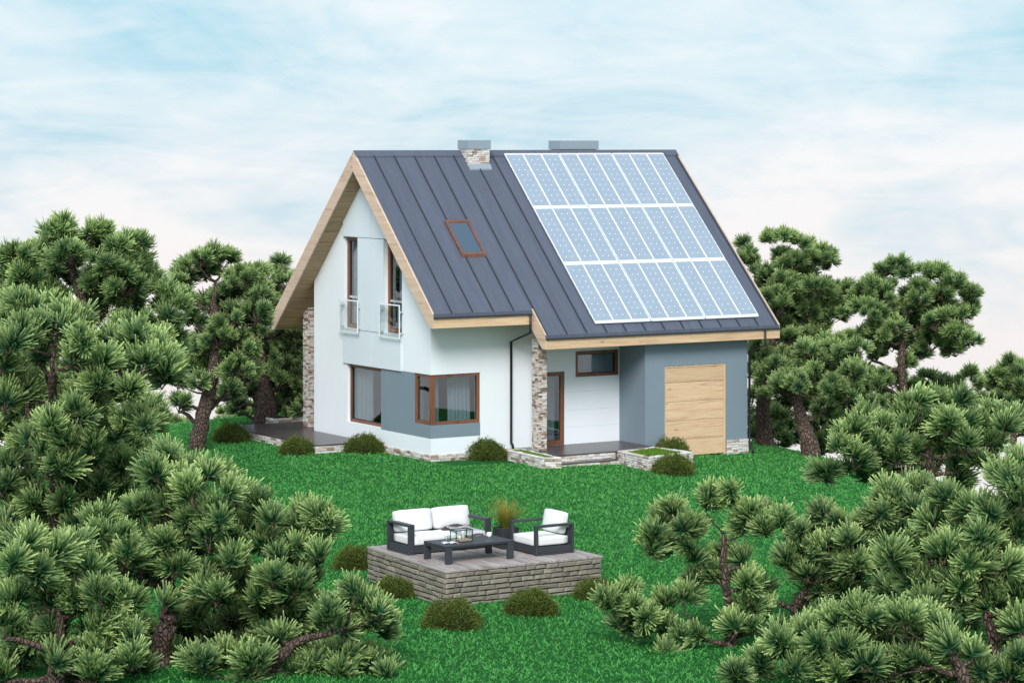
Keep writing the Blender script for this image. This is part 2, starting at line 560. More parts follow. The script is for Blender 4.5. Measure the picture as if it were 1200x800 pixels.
def np_mesh(name, V, F, mat, parent=None, uv=None, off=None, smooth=False):
    """V (n,3), F (m,3|4) numpy arrays; uv per vertex (n,2)"""
    me = bpy.data.meshes.new(name)
    k = F.shape[1]
    if off is not None:
        V = V - off
    me.vertices.add(len(V)); me.loops.add(F.size); me.polygons.add(len(F))
    me.vertices.foreach_set('co', V.astype(np.float32).ravel())
    me.loops.foreach_set('vertex_index', F.astype(np.int32).ravel())
    me.polygons.foreach_set('loop_start', (np.arange(len(F)) * k).astype(np.int32))
    if uv is not None:
        l = me.uv_layers.new(name='UVMap')
        l.data.foreach_set('uv', uv[F.ravel()].astype(np.float32).ravel())
    me.update()
    me.validate()
    return link(name, me, mat, parent, smooth)


# unit stones with a chipped outline, shared by every cladding stone / brick
def stone_mesh(name, mat, seed, jit=0.06, bev=0.10):
    import bmesh
    r = random.Random(seed)
    bm = bmesh.new()
    bmesh.ops.create_cube(bm, size=1.0)
    for v in bm.verts:
        v.co.x += r.uniform(-jit, jit) * 0.4
        v.co.z += r.uniform(-jit, jit)
        v.co.y += r.uniform(-jit, jit) * (2.5 if v.co.y < 0 else 0)
    bmesh.ops.bevel(bm, geom=[e for e in bm.edges if all(v.co.y < 0.2 for v in e.verts)], offset=bev, segments=1, affect='EDGES', clamp_overlap=True)
    me = bpy.data.meshes.new(name)
    bm.to_mesh(me); bm.free()
    me.materials.append(MATS[mat])
    return me


LEDGE = [stone_mesh('ledge_stone', 'ledge_stone', i) for i in range(8)]
BRIGHT = [stone_mesh('bright_stone', 'bright_ledge_stone', i + 20) for i in range(8)]
BRICKS = [stone_mesh('wall_brick', 'wall_brick', i + 40, 0.07, 0.16) for i in range(8)]


def clad(parent, p0, p1, z0, z1, course, length, meshes, name='stone', thick=0.05, proud=0.02, gap=0.006, zfun=None, seed=0, ztop=None):
    """courses of stones on the vertical face from p0 to p1; outside is to the right of p0->p1"""
    r = random.Random(seed)
    p0 = Vector((p0[0], p0[1], 0)); p1 = Vector((p1[0], p1[1], 0))
    d = p1 - p0; L = d.length; d.normalize()
    nrm = Vector((d.y, -d.x, 0))
    off = wloc(parent)
    ang = math.atan2(d.y, d.x)
    n = max(1, round((z1 - z0) / course)); h = (z1 - z0) / n
    made = 0
    for i in range(n):
        zc = z0 + (i + 0.5) * h
        s = 0.0
        first = True
        while s < L - 1e-4:
            l = length * r.uniform(0.55, 1.45)
            if first:
                l *= r.uniform(0.45, 1.0); first = False
            if L - s - l < length * 0.35:
                l = L - s
            mid = s + l / 2
            pr = proud * r.uniform(0.0, 1.0)
            c = p0 + d * mid + nrm * (pr - thick / 2 + 0.004)
            ok = True
            if ztop is not None and zc > ztop(c.x, c.y):
                ok = False
            if zfun is not None and zc + h / 2 < zfun(c.x, c.y) - 0.02:
                ok = False
            if ok:
                o = bpy.data.objects.new(name, r.choice(meshes))
                o.location = Vector((c.x, c.y, zc)) - off
                o.rotation_euler = (0, 0, ang + (math.pi if r.random() < 0.0 else 0))
                o.scale = (max(0.02, l - gap * (1.3 if name == 'brick' else 0.8)), thick, h - gap * (2.0 if name == 'brick' else 1.0))
                o.parent = parent
                SC.collection.objects.link(o)
                made += 1
            s += l
    return made


# ------------------------------------------------------------------ house dimensions (measured)
YR, ZR, T = 3.382, 8.281, 0.969          # ridge and slope
X0, XL, XS = -0.541, 10.471, 2.574       # gable overhang, far verge, step in the front eave
E1, E2, ER = 1.018, 1.677, 8.396         # front eaves (y = -E), rear eave
V, VB = 0.377, 0.53                      # fascia depth, verge board depth
W = 6.73
GX0, GX1, GY = 6.11, 9.63, -1.27         # garage block


def rz(y):
    return ZR - T * abs(YR - y)


house = thing('house', 'white rendered gable-roofed house with grey metal roof, timber verges and slate-grey garage', 'house', (4.8, 3.3, 0))
HOFF = wloc(house)


def grid_wall(name, axis, pos, thick, s_lines, z_lines, inside, top=None, matfun=None, mats=('white_plaster',), parent=None):
    """wall in the plane axis=pos ('x' or 'y'); outer face at pos, body goes towards +axis. top(s) = height limit (piecewise linear)"""
    import bmesh
    bm = bmesh.new()
    vd = {}

    def vert(s, z):
        k = (round(s, 4), round(z, 4))
        if k not in vd:
            vd[k] = bm.verts.new((pos, s, z) if axis == 'x' else (s, pos, z))
        return vd[k]
    for i in range(len(s_lines) - 1):
        for j in range(len(z_lines) - 1):
            s0, s1, z0, z1 = s_lines[i], s_lines[i + 1], z_lines[j], z_lines[j + 1]
            if not inside((s0 + s1) / 2, (z0 + z1) / 2):
                continue
            poly = [(s0, z0), (s1, z0), (s1, z1), (s0, z1)]
            if top is not None:
                out = []
                for a in range(4):
                    P, Q = poly[a], poly[(a + 1) % 4]
                    fp, fq = top(P[0]) - P[1], top(Q[0]) - Q[1]
                    if fp >= 0:
                        out.append(P)
                    if (fp >= 0) != (fq >= 0):
                        t_ = fp / (fp - fq)
                        out.append((P[0] + (Q[0] - P[0]) * t_, P[1] + (Q[1] - P[1]) * t_))
                poly = out
            if len(poly) < 3:
                continue
            vs = []
            for p in poly:
                v = vert(*p)
                if v not in vs:
                    vs.append(v)
            if len(vs) < 3:
                continue
            try:
                f = bm.faces.new(vs)
            except ValueError:
                continue
            f.material_index = matfun((s0 + s1) / 2, (z0 + z1) / 2) if matfun else 0
    geo = bmesh.ops.extrude_face_region(bm, geom=bm.faces[:])
    for v in [g for g in geo['geom'] if isinstance(g, bmesh.types.BMVert)]:
        if axis == 'x':
            v.co.x += thick
        else:
            v.co.y += thick
    bmesh.ops.recalc_face_normals(bm, faces=bm.faces[:])
    off = wloc(parent)
    for v in bm.verts:
        v.co -= off
    me = bpy.data.meshes.new(name)
    bm.to_mesh(me); bm.free()
    return link(name, me, list(mats), parent)


ZG0, ZG1, ZWT = 0.607, 0.962, 2.315
# gable wall (x = 0)
g_open = [(4.02, 4.90, 3.28, 5.88), (1.57, 2.53, 3.28, 5.88), (2.74, 4.72, 0.65, 2.29), (0.25, 0.90, ZG1, ZWT)]


def g_in(s, z):
    if s < 0.25 and ZG1 < z < ZWT:
        return False
    return not any(a < s < b_ and c_ < z < d_ for a, b_, c_, d_ in g_open)


gable_wall = grid_wall('wall', 'x', 0.0, 0.30, [0, 0.25, 0.90, 1.57, 2.53, 2.74, YR, 4.02, 4.72, 4.90, W], [-0.3, 0.17, ZG0, 0.65, ZG1, 2.29, ZWT, 3.28, 5.88, 8.0],
          g_in, top=lambda s: rz(s) - 0.50, matfun=lambda s, z: 1 if (s < 2.74 and ZG0 < z < ZWT) else 0,
          mats=('white_plaster', 'slate_plaster'), parent=house)
gable_wall['label'] = 'gable wall with a slate-grey painted band'
# front wall (y = 0): corner window at the left, entrance door and high window under the porch roof
f_open = [(3.42, 4.28, 0.2, 2.22), (4.64, 6.09, 2.04, 2.76)]


def f_in(s, z):
    if s < 1.55 and ZG1 < z < ZWT:
        return False
    return not any(a < s < b_ and c_ < z < d_ for a, b_, c_, d_ in f_open)


front_wall = grid_wall('wall', 'y', 0.0, 0.30, [0.30, 1.55, 3.42, 4.28, 4.64, 6.09, 6.118], [-0.3, 0.2, ZG0, ZG1, 2.04, 2.22, ZWT, 2.76, rz(0) - 0.50],
          f_in, matfun=lambda s, z: 1 if (s < 1.55 and ZG0 < z < ZG1) else 0, mats=('white_plaster', 'slate_plaster'), parent=house)
# the short return of the front face on the gable wall's own thickness
MB().box((0.0, -0.003, -0.3), (0.30, 0.0, ZG0)).obj('wall', 'white_plaster', house)
MB().box((0.0, -0.003, ZG0), (0.30, 0.0, ZG1)).obj('wall', 'slate_plaster', house)
MB().box((0.0, -0.003, ZWT), (0.30, 0.0, rz(0) - 0.50)).obj('wall', 'white_plaster', house)
# rear and far walls
box('wall', (0.30, W - 0.3, -0.5), (GX1 - 0.3, W, rz(W) - 0.5), 'white_plaster', house)
grid_wall('wall', 'x', GX1 - 0.30, 0.30, [0, YR, W], [-0.5, 8.0], lambda s, z: True, top=lambda s: rz(s) - 0.5, parent=house)
# garage block
gd = (6.77, 8.88, -0.30, 2.335)
garage_front = grid_wall('garage_wall', 'y', GY, 0.25, [GX0, gd[0], gd[1], GX1], [-0.5, gd[3], rz(GY) - 0.50], lambda s, z: not (gd[0] < s < gd[1] and z < gd[3]),
          mats=('slate_plaster',), parent=house)
MB().xprism([(GY + 0.25, -0.3), (-0.001, -0.3), (-0.001, rz(0) - 0.52), (GY + 0.25, rz(GY + .25) - 0.52)], GX0, GX0 + 0.22).obj('garage_wall', 'slate_plaster', house)
MB().xprism([(GY + 0.25, -0.5), (-0.001, -0.5), (-0.001, rz(0) - 0.52), (GY + 0.25, rz(GY + .25) - 0.52)], GX1 - 0.25, GX1).obj('garage_wall', 'slate_plaster', house)

# facade panels (light grey, proud of the gable wall) with thin open joints
gp = 0.045


def facade(y0, y1, z0, z1):
    pts = [(y0, z0), (y1, z0)]
    tp = lambda y: rz(y) - 0.50
    top_pts = []
    if tp(y1) > z1 and tp(y0) > z1:
        top_pts = [(y1, z1), (y0, z1)]
    else:
        top_pts = [(y1, min(z1, tp(y1)))]
        for yy in (y0 + (y1 - y0) * k / 8 for k in range(7, 0, -1)):
            top_pts.append((yy, min(z1, tp(yy))))
        top_pts.append((y0, min(z1, tp(y0))))
        if y0 < YR < y1:
            pass
    poly = pts + top_pts
    MB().xprism(poly, -gp, -0.001).obj('facade_panel', 'facade_grey', house)


j = 0.009
simple('joint_grey', (0.25, 0.28, 0.31), 0.9)
box('wall_joint', (-0.006, 3.22, 2.31), (-0.0012, 3.26, 7.5), 'joint_grey', house)
box('wall_joint', (-0.008, 1.58, 3.265), (-0.0014, 4.89, 3.295), 'joint_grey', house)
box('wall_joint', (-0.008, 1.80, 5.865), (-0.0014, 4.89, 5.895), 'joint_grey', house)
facade(2.53, 3.24 - j, 3.28 + j, 5.88 - j)
facade(3.24 + j, 4.02, 3.28 + j, 5.88 - j)
facade(1.57, 3.24 - j, 2.305, 3.28 - j)
facade(3.24 + j, 4.90, 2.305, 3.28 - j)
facade(1.57, 3.24 - j, 5.88 + j, 8.0)
facade(3.24 + j, 4.90, 5.88 + j, 8.0)
# shallow horizontal joints in the entrance wall
for k, (a, b_, z) in enumerate([(4.32, GX0, 1.64), (4.32, GX0, 1.14), (4.32, GX0, 0.67), (3.05, 4.62, 2.77)]):
    box('wall_joint', (a, -0.003, z - 0.007), (b_, -0.0005, z + 0.007), 'facade_grey', house)

# stone plinth
plinth = MB().box((-0.012, 0.012, -0.30), (-0.001, W, 0.17)).box((-0.012, -0.012, -0.30), (2.4, -0.004, 0.17)).obj('plinth', 'mortar', house)
clad(plinth, (-0.012, 3.25), (-0.012, -0.012), -0.10, 0.175, 0.068, 0.20, LEDGE, thick=0.04, seed=1)
clad(plinth, (-0.012, -0.015), (2.02, -0.015), -0.14, 0.175, 0.068, 0.22, LEDGE, thick=0.04, seed=2)
gpl = MB().box((gd[1], GY - 0.012, -0.50), (GX1 + 0.012, GY - 0.001, 0.16)).obj('plinth', 'mortar', house)
clad(gpl, (gd[1] + 0.005, GY - 0.015), (GX1 + 0.03, GY - 0.015), -0.34, 0.165, 0.075, 0.26, BRIGHT, thick=0.05, seed=3)
clad(gpl, (GX1 + 0.012, GY), (GX1 + 0.012, W), -0.34, 0.165, 0.085, 0.42, BRIGHT, thick=0.05, seed=4)


# ---- windows
def frame_rect(mb, axis, pos, s0, s1, z0, z1, w, d):
    """frame bars around a rectangle; outer face at pos, depth d inwards (+axis)"""
    for a, b_, c_, e in ((s0, s1, z0, z0 + w), (s0, s1, z1 - w, z1), (s0, s0 + w, z0 + w, z1 - w), (s1 - w, s1, z0 + w, z1 - w)):
        if axis == 'x':
            mb.box((pos, a, c_), (pos + d, b_, e))
        else:
            mb.box((a, pos, c_), (b_, pos + d, e))
    return mb


def window(axis, pos, s0, s1, z0, z1, w=0.075, transoms=(), mullions=(), parent=house, label=None, curtain=None):
    win = frame_rect(MB(), axis, pos, s0 + 0.002, s1 - 0.002, z0 + 0.002, z1 - 0.002, w, 0.09).obj('window', 'brown_wood_z', parent, bevel=0.004)
    if label:
        win['label'] = label
    m2 = MB()
    for t_ in transoms:
        m2.box((pos + 0.01, s0 + w, t_ - 0.03), (pos + 0.07, s1 - w, t_ + 0.03)) if axis == 'x' else m2.box((s0 + w, pos + 0.01, t_ - 0.03), (s1 - w, pos + 0.07, t_ + 0.03))
    for t_ in mullions:
        m2.box((pos + 0.01, t_ - 0.03, z0 + w), (pos + 0.07, t_ + 0.03, z1 - w)) if axis == 'x' else m2.box((t_ - 0.03, pos + 0.01, z0 + w), (t_ + 0.03, pos + 0.07, z1 - w))
    if m2.v:
        m2.obj('glazing_bar', 'silver_metal' if axis == 'x' and z0 > 3 else 'brown_wood_z', win)
    sash = frame_rect(MB(), axis, pos + 0.03, s0 + w, s1 - w, z0 + w, z1 - w, 0.022, 0.03).obj('sash', 'gutter_metal', win)
    g = pos + 0.05
    if axis == 'x':
        MB().box((g, s0 + w, z0 + w), (g + 0.008, s1 - w, z1 - w)).obj('pane', 'window_glass', win)
    else:
        MB().box((s0 + w, g, z0 + w), (s1 - w, g + 0.008, z1 - w)).obj('pane', 'window_glass', win)
    if curtain:
        for (a, b_) in curtain:
            curtain_mesh(axis, pos + 0.17, a, b_, z0 - 0.05, z1 + 0.02, win)
    return win


def curtain_mesh(axis, pos, a, b_, z0, z1, parent):
    n = max(12, int((b_ - a) / 0.018)); rows = 5
    s = np.linspace(a, b_, n); ph = random.random() * 6
    Vv, Ff = [], []
    for r_ in range(rows):
        z = z0 + (z1 - z0) * r_ / (rows - 1)
        d = 0.035 * np.sin(s * 52 + ph + 0.4 * r_) + 0.02 * np.sin(s * 23 + ph * 2)
        for k in range(n):
            Vv.append((pos + d[k], s[k], z) if axis == 'x' else (s[k], pos + d[k], z))
    for r_ in range(rows - 1):
        for k in range(n - 1):
            Ff.append((r_ * n + k, r_ * n + k + 1, (r_ + 1) * n + k + 1, (r_ + 1) * n + k))
    MB().add(Vv, Ff).obj('curtain', 'curtain_fabric', parent, smooth=True)


window('x', 0.10, 4.02, 4.90, 3.30, 5.88, 0.11, transoms=(4.18,), curtain=[(4.35, 4.8)], label='narrow upper gable window nearer the back, with its curtain drawn aside')
window('x', 0.10, 1.57, 2.53, 3.30, 5.88, 0.11, transoms=(4.18,), curtain=[(1.75, 2.15)], label='narrow upper gable window nearer the front')
window('x', 0.10, 2.74, 4.72, 0.65, 2.29, 0.08, mullions=(), curtain=[(3.62, 4.62), (2.85, 3.15)], label='wide ground floor gable window with curtains')
# white sills of the upper windows
for a, b_ in ((4.02, 4.90), (1.57, 2.53)):
    box('window_sill', (-0.02, a + 0.003, 3.284), (0.10, b_ - 0.003, 3.30), 'white_frame', house)
# corner window: gable leg, corner post, front leg
cw = MB()
cx0, cy0 = 0.03, 0.03
w = 0.085
for z0, z1 in ((ZG1 + 0.002, ZG1 + w), (ZWT - w, ZWT - 0.002)):
    cw.box((cx0, cy0, z0), (cx0 + 0.09, 0.898, z1))
    cw.box((cx0 + 0.09, cy0, z0), (1.548, cy0 + 0.09, z1))
cw.box((cx0, cy0, ZG1 + w), (cx0 + 0.12, cy0 + 0.12, ZWT - w))
cw.box((cx0, 0.898 - w, ZG1 + w), (cx0 + 0.09, 0.898, ZWT - w))
cw.box((1.548 - w, cy0, ZG1 + w), (1.548, cy0 + 0.09, ZWT - w))
cwin = cw.obj('window', 'brown_wood_z', house, bevel=0.004)
cwin['label'] = 'brown framed corner window wrapping the front corner'
MB().box((cx0 + 0.05, cy0 + 0.12, ZG1 + w), (cx0 + 0.058, 0.898 - w, ZWT - w)).obj('pane', 'window_glass', cwin)
MB().box((cx0 + 0.12, cy0 + 0.05, ZG1 + w), (1.548 - w, cy0 + 0.058, ZWT - w)).obj('pane', 'window_glass', cwin)
curtain_mesh('y', 0.45, 0.78, 1.50, 0.6, 2.4, cwin)
curtain_mesh('x', 0.42, 0.35, 0.78, 0.6, 2.4, cwin)
# high window over the porch
window('y', 0.02, 4.64, 6.09, 2.04, 2.76, 0.09, label='low wide window high on the entrance wall', curtain=[(4.72, 6.05)])
# entrance door
door = frame_rect(MB(), 'y', 0.02, 3.422, 4.278, 0.205, 2.218, 0.115, 0.08).obj('door', 'brown_wood_z', house, bevel=0.004)
MB().box((3.537, 0.06, 0.32), (4.163, 0.068, 2.103)).obj('pane', 'window_glass', door)
box('handle', (3.57, -0.03, 1.05), (3.59, 0.02, 1.35), 'silver_metal', door)
curtain_mesh('y', 0.34, 3.75, 4.2, 0.3, 2.2, door)

# rooms behind the glass
box('room_floor', (0.30, 0.30, 0.10), (GX1 - 0.3, W - 0.3, 0.18), 'brown_wood_x', house)
box('room_floor', (0.30, 0.30, 2.86), (GX1 - 0.3, W - 0.3, 3.10), 'room_wall', house)
box('room_wall', (3.0, 0.30, 0.18), (3.1, W - 0.3, 2.86), 'room_wall', house)
box('room_wall', (0.30, 2.4, 0.18), (3.0, 2.5, 2.86), 'room_wall', house)
box('room_wall', (3.1, 3.0, 0.18), (GX1 - 0.3, 3.1, 2.86), 'room_wall', house)
MB().xprism([(0.3, 3.1), (W - 0.3, 3.1), (W - 0.3, rz(W) - 0.9), (YR, 7.2), (0.3, rz(0) - 0.9)], 3.0, 3.1).obj('room_wall', 'room_wall', house)

# garage door: five wide boards in a timber frame
gfr = MB()
gfr.box((gd[1] - 0.06, GY + 0.02, -0.30), (gd[1] - 0.002, GY + 0.10, gd[3] - 0.002))
gfr.box((gd[0] + 0.002, GY + 0.02, -0.30), (gd[0] + 0.05, GY + 0.10, gd[3] - 0.002))
gfr.box((gd[0] + 0.05, GY + 0.02, gd[3] - 0.05), (gd[1] - 0.06, GY + 0.10, gd[3] - 0.002))
gdoor = gfr.obj('garage_door', 'light_wood_z', house)
zj = [-0.19, 0.27, 0.80, 1.33, 1.86, gd[3] - 0.052]
for k in range(5):
    box('plank', (gd[0] + 0.052, GY + 0.035, zj[k] + 0.004), (gd[1] - 0.062, GY + 0.085, zj[k + 1] - 0.004), 'light_wood_x', gdoor, bevel=0.004)

# balcony rails: glass panels on two clamps, thin pale frame
for (y0, y1, lab) in ((3.83, 4.95, 'glass balustrade in front of the upper gable window nearer the back'), (1.45, 2.60, 'glass balustrade in front of the upper gable window nearer the front')):
    xb = -0.14
    fr = MB()
    z0, z1 = 3.20, 4.12
    fr.box((xb - 0.012, y0, z1 - 0.035), (xb + 0.012, y1, z1)).box((xb - 0.012, y0, z0), (xb + 0.012, y1, z0 + 0.022))
    fr.box((xb - 0.012, y0, z0 + 0.022), (xb + 0.012, y0 + 0.03, z1 - 0.035)).box((xb - 0.012, y1 - 0.022, z0 + 0.022), (xb + 0.012, y1, z1 - 0.035))
    rail = fr.obj('balustrade', 'white_frame', house)
    rail['label'] = lab
    MB().box((xb - 0.004, y0 + 0.03, z0 + 0.022), (xb + 0.004, y1 - 0.022, z1 - 0.035)).obj('glass', 'clear_glass', rail)
    for yy in (y0 + 0.03, y1 - 0.07):
        for zz in (z0 + 0.12, z1 - 0.22):
            box('bracket', (xb + 0.012, yy, zz), (-gp - 0.001 if (1.57 < yy < 4.88) else -0.001, yy + 0.04, zz + 0.04), 'silver_metal', rail)

# ---- roof
roof = MB()
SL = 0.025
for xa, xb, ee in ((X0 + 0.05, XS + 0.001, E1), (XS + 0.052, XL - 0.05, E2)):
    ye = -ee + 0.04
    roof.xprism([(ye, rz(-ee) - V + 0.01), (ye, rz(ye) - SL), (YR, ZR - SL), (YR, ZR - 0.50), (ye + 0.16, rz(ye + 0.16) - 0.50)], xa, xb)
roof.xprism([(YR, ZR - 0.50), (YR, ZR - SL), (ER - 0.04, rz(ER - .04) - SL), (ER - 0.04, rz(ER) - V + 0.01), (ER - 0.2, rz(ER - .2) - 0.50)], X0 + 0.05, XL - 0.05)
roof_o = roof.obj('roof', 'soffit_wood', house)


# metal sheets, seams, ridge cap
def slope_quad(x0, x1, ya, yb, off0, off1):
    """slab lying on the roof between y=ya (high) and yb (low); off are heights above the roof line"""
    P = lambda x, y, o: (x, y, rz(y) + o)
    return [P(x0, yb, off0), P(x1, yb, off0), P(x1, ya, off0), P(x0, ya, off0)], [P(x0, yb, off1), P(x1, yb, off1), P(x1, ya, off1), P(x0, ya, off1)]


seams = [0.06 + 0.643 * k for k in range(17)]
edges = [X0 + 0.028] + [s for s in seams if s < XL - 0.1] + [XL - 0.028]
for side in (-1, 1):
    for i in range(len(edges) - 1):
        a, b_ = edges[i], edges[i + 1]
        mid = (a + b_) / 2
        if side == -1:
            cuts = [(a, min(b_, XS), -E1), (max(a, XS), b_, -E2)] if a < XS < b_ else [(a, b_, -E1 if mid < XS else -E2)]
        else:
            cuts = [(a, b_, ER)]
        for (p, q, yb) in cuts:
            if q - p < 0.02:
                continue
            lo, hi = slope_quad(p + 0.002, q - 0.002, YR + 0.0 if side == 1 else YR, yb, -SL + 0.001, 0.004)
            sh = MB().prism(lo, hi)
            # drip edge turned down over the eave
            s_ = -1 if side == -1 else 1
            sh.box((p + 0.002, min(yb, yb + s_ * 0.02), rz(yb) - 0.085), (q - 0.002, max(yb, yb + s_ * 0.02), rz(yb) + 0.004))
            sh.obj('roof_sheet', 'roof_metal', roof_o)
    for x in edges[1:-1]:
        yb = (-E1 if x < XS else -E2) if side == -1 else ER
        lo, hi = slope_quad(x - 0.015, x + 0.015, YR + side * 0.13, yb - side * -0.0, 0.004, 0.048)
        MB().prism(lo, hi).obj('seam', 'seam_metal', roof_o)
# ridge cap
rc = MB().xprism([(YR - 0.16, rz(YR - .16) + 0.012), (YR, ZR + 0.012), (YR + 0.16, rz(YR + .16) + 0.012), (YR + 0.16, rz(YR + .16) + 0.045), (YR, ZR + 0.047), (YR - 0.16, rz(YR - .16) + 0.045)], X0 + 0.02, XL - 0.02)
rc.obj('ridge_cap', 'roof_metal', roof_o)
# gutters (slim dark line under the drip edge)
for xa, xb, ee in ((X0 + 0.03, XS - 0.03, E1), (XS + 0.02, XL, E2)):
    z = rz(-ee) - 0.085
    MB().box((xa, -ee - 0.055, z - 0.035), (xb, -ee + 0.028, z - 0.001)).obj('gutter', 'gutter_metal', roof_o)
MB().box((X0, ER - 0.03, rz(ER) - 0.12), (XL, ER + 0.055, rz(ER) - 0.086)).obj('gutter', 'gutter_metal', roof_o)
# fascias
for xa, xb, ee in ((X0 + 0.052, XS - 0.002, E1), (XS + 0.052, XL - 0.052, E2)):
    MB().box((xa, -ee, rz(-ee) - V), (xb, -ee + 0.038, rz(-ee) - 0.121)).obj('fascia_board', 'light_wood_x', roof_o)
MB().box((X0 + 0.052, ER - 0.038, rz(ER) - V), (XL - 0.052, ER, rz(ER) - 0.121)).obj('fascia_board', 'light_wood_x', roof_o)


def barge(x0, x1, ya, yb, ze, mat='barge_wood', top=0.012):
    """verge board from high ya to eave yb, horizontal cut at height ze - V"""
    s_ = 1 if yb > ya else -1
    zb = ze - V
    # y where the lower line meets zb:  rz(y)-VB = zb
    yc = yb - s_ * (VB - V) / T
    poly = [(ya, rz(ya) + top), (yb, rz(yb) + top), (yb, zb), (yc, zb), (ya, rz(ya) - VB)]
    return MB().xprism(poly, x0, x1).obj('verge_board', mat, roof_o)


barge(X0, X0 + 0.05, YR, -E1, rz(-E1))
barge(X0, X0 + 0.05, YR, ER, rz(ER))
barge(XL - 0.05, XL, YR, -E2, rz(-E2))
barge(XL - 0.05, XL, YR, ER, rz(ER))
# short verge board where the porch roof steps forward
st_ = MB().xprism([(-E1 + 0.03, rz(-E1 + .03) + 0.012), (-E2, rz(-E2) + 0.012), (-E2, rz(-E2) - V), (-E2 + (VB - V) / T, rz(-E2) - V), (-E1 + 0.03, rz(-E1 + .03) - VB)], XS, XS + 0.05)
st_.obj('verge_board', 'barge_wood', roof_o)
# soffit boards under both verge overhangs (visible on the rear slope seen from the gable)
for side in (-1, 1):
    yend = (ER - 0.21) if side == 1 else (-E1 + 0.21)
    n = int(abs(yend - YR) / 0.30)
    for k in range(n):
        ya = YR + side * 0.02 + (yend - YR) * k / n
        yb = YR + (yend - YR) * (k + 1) / n - side * 0.008
        P = lambda x, y, o: (x, y, rz(y) + o)
        xe = -0.003 if (min(ya, yb) < W and max(ya, yb) > 0) else 0.6
        lo = [P(X0 + 0.052, ya, -0.524), P(xe, ya, -0.524), P(xe, yb, -0.524), P(X0 + 0.052, yb, -0.524)]
        hi = [P(X0 + 0.052, ya, -0.502), P(xe, ya, -0.502), P(xe, yb, -0.502), P(X0 + 0.052, yb, -0.502)]
        MB().prism(lo, hi).obj('soffit_board', 'soffit_wood', roof_o)

# skylight
sk = MB()
sx0, sx1, sya, syb = 1.23, 2.00, 1.36, 0.42
for a, b_, c_, d_ in ((sx0, sx1, sya, sya - 0.055), (sx0, sx1, syb + 0.055, syb), (sx0, sx0 + 0.075, sya - 0.055, syb + 0.055), (sx1 - 0.075, sx1, sya - 0.055, syb + 0.055)):
    lo, hi = slope_quad(a, b_, c_, d_, 0.006, 0.10)
    sk.prism(lo, hi)
sko = sk.obj('skylight', 'skylight_wood', roof_o)
lo, hi = slope_quad(sx0 + 0.075, sx1 - 0.075, sya - 0.055, syb + 0.055, 0.045, 0.06)
bpy.data.materials['window_glass']
simple('skylight_glass', (0.055, 0.095, 0.14), 0.12)
MB().prism(lo, hi).obj('pane', 'skylight_glass', sko)

# chimneys
def chimney(x0, x1, y0, y1, zt, over=0.05, mesh=BRIGHT, lab=None, yface=None):
    zb = min(rz(y0), rz(y1)) - 0.3
    ch = MB().box((x0 + 0.03, y0 + 0.03, zb), (x1 - 0.03, y1 - 0.03, zt - 0.26)).obj('chimney', 'mortar', roof_o)
    if lab:
        ch['label'] = lab
    tp = lambda x, y: 99
    zf = lambda x, y: rz(y) + 0.02
    for a, b_ in (((x0, y0), (x1, y0)), ((x1, y0), (x1, y1)), ((x1, y1), (x0, y1)), ((x0, y1), (x0, y0))):
        clad(ch, a, b_, zb, zt - 0.262, 0.052, 0.19, mesh, thick=0.04, proud=0.012, zfun=zf, seed=int(x0 * 10))
    box('chimney_cap', (x0 - over, y0 - over, zt - 0.26), (x1 + over, y1 + over, zt), 'chimney_cap', ch, bevel=0.006)
    # lead flashing at the foot of the front face
    if y0 < YR:
        P = lambda x, y, o: (x, y, rz(y) + o)
        MB().prism([P(x0 - 0.02, y0 - 0.10, 0.006), P(x1 + 0.02, y0 - 0.10, 0.006), P(x1 + 0.02, y0 - 0.005, 0.006), P(x0 - 0.02, y0 - 0.005, 0.006)],
                   [P(x0 - 0.02, y0 - 0.10, 0.05), P(x1 + 0.02, y0 - 0.10, 0.05), P(x1 + 0.02, y0 - 0.02, 0.10), P(x0 - 0.02, y0 - 0.02, 0.10)]).obj('flashing', 'chimney_cap', ch)
    return ch


chimney(2.95, 3.64, 2.94, 3.48, 8.615, 0.03, lab='stone clad chimney on the front slope by the ridge')
chimney(6.49, 7.74, 3.60, 4.15, 8.60, lab='wide chimney just behind the ridge')

# stone pillars
def pillar(x0, x1, y0, y1, z0, z1, lab, seed):
    p = MB().box((x0 + 0.02, y0 + 0.02, z0 - 0.2), (x1 - 0.02, y1 - 0.02, z1)).obj('pillar', 'mortar', house)
    p['label'] = lab
    tf = lambda x, y: rz(y) - 0.50
    for a, b_ in (((x0, y0), (x1, y0)), ((x1, y0), (x1, y1)), ((x1, y1), (x0, y1)), ((x0, y1), (x0, y0))):
        clad(p, a, b_, z0, z1, 0.052 if (a[1] == y0 and b_[1] == y0) or (a[0] == x0 and b_[0] == x0) else 0.09, 0.14, LEDGE, thick=0.05, proud=0.018, seed=seed, ztop=tf)
        seed += 1
    return p


pillar(2.80, 3.07, -0.97, -0.66, 0.2, 3.25, 'stone clad pillar holding the porch roof', 10)
pillar(0.20, 0.52, 7.50, 7.80, 0.22, 3.72, 'stone clad pillar under the rear roof overhang', 20)

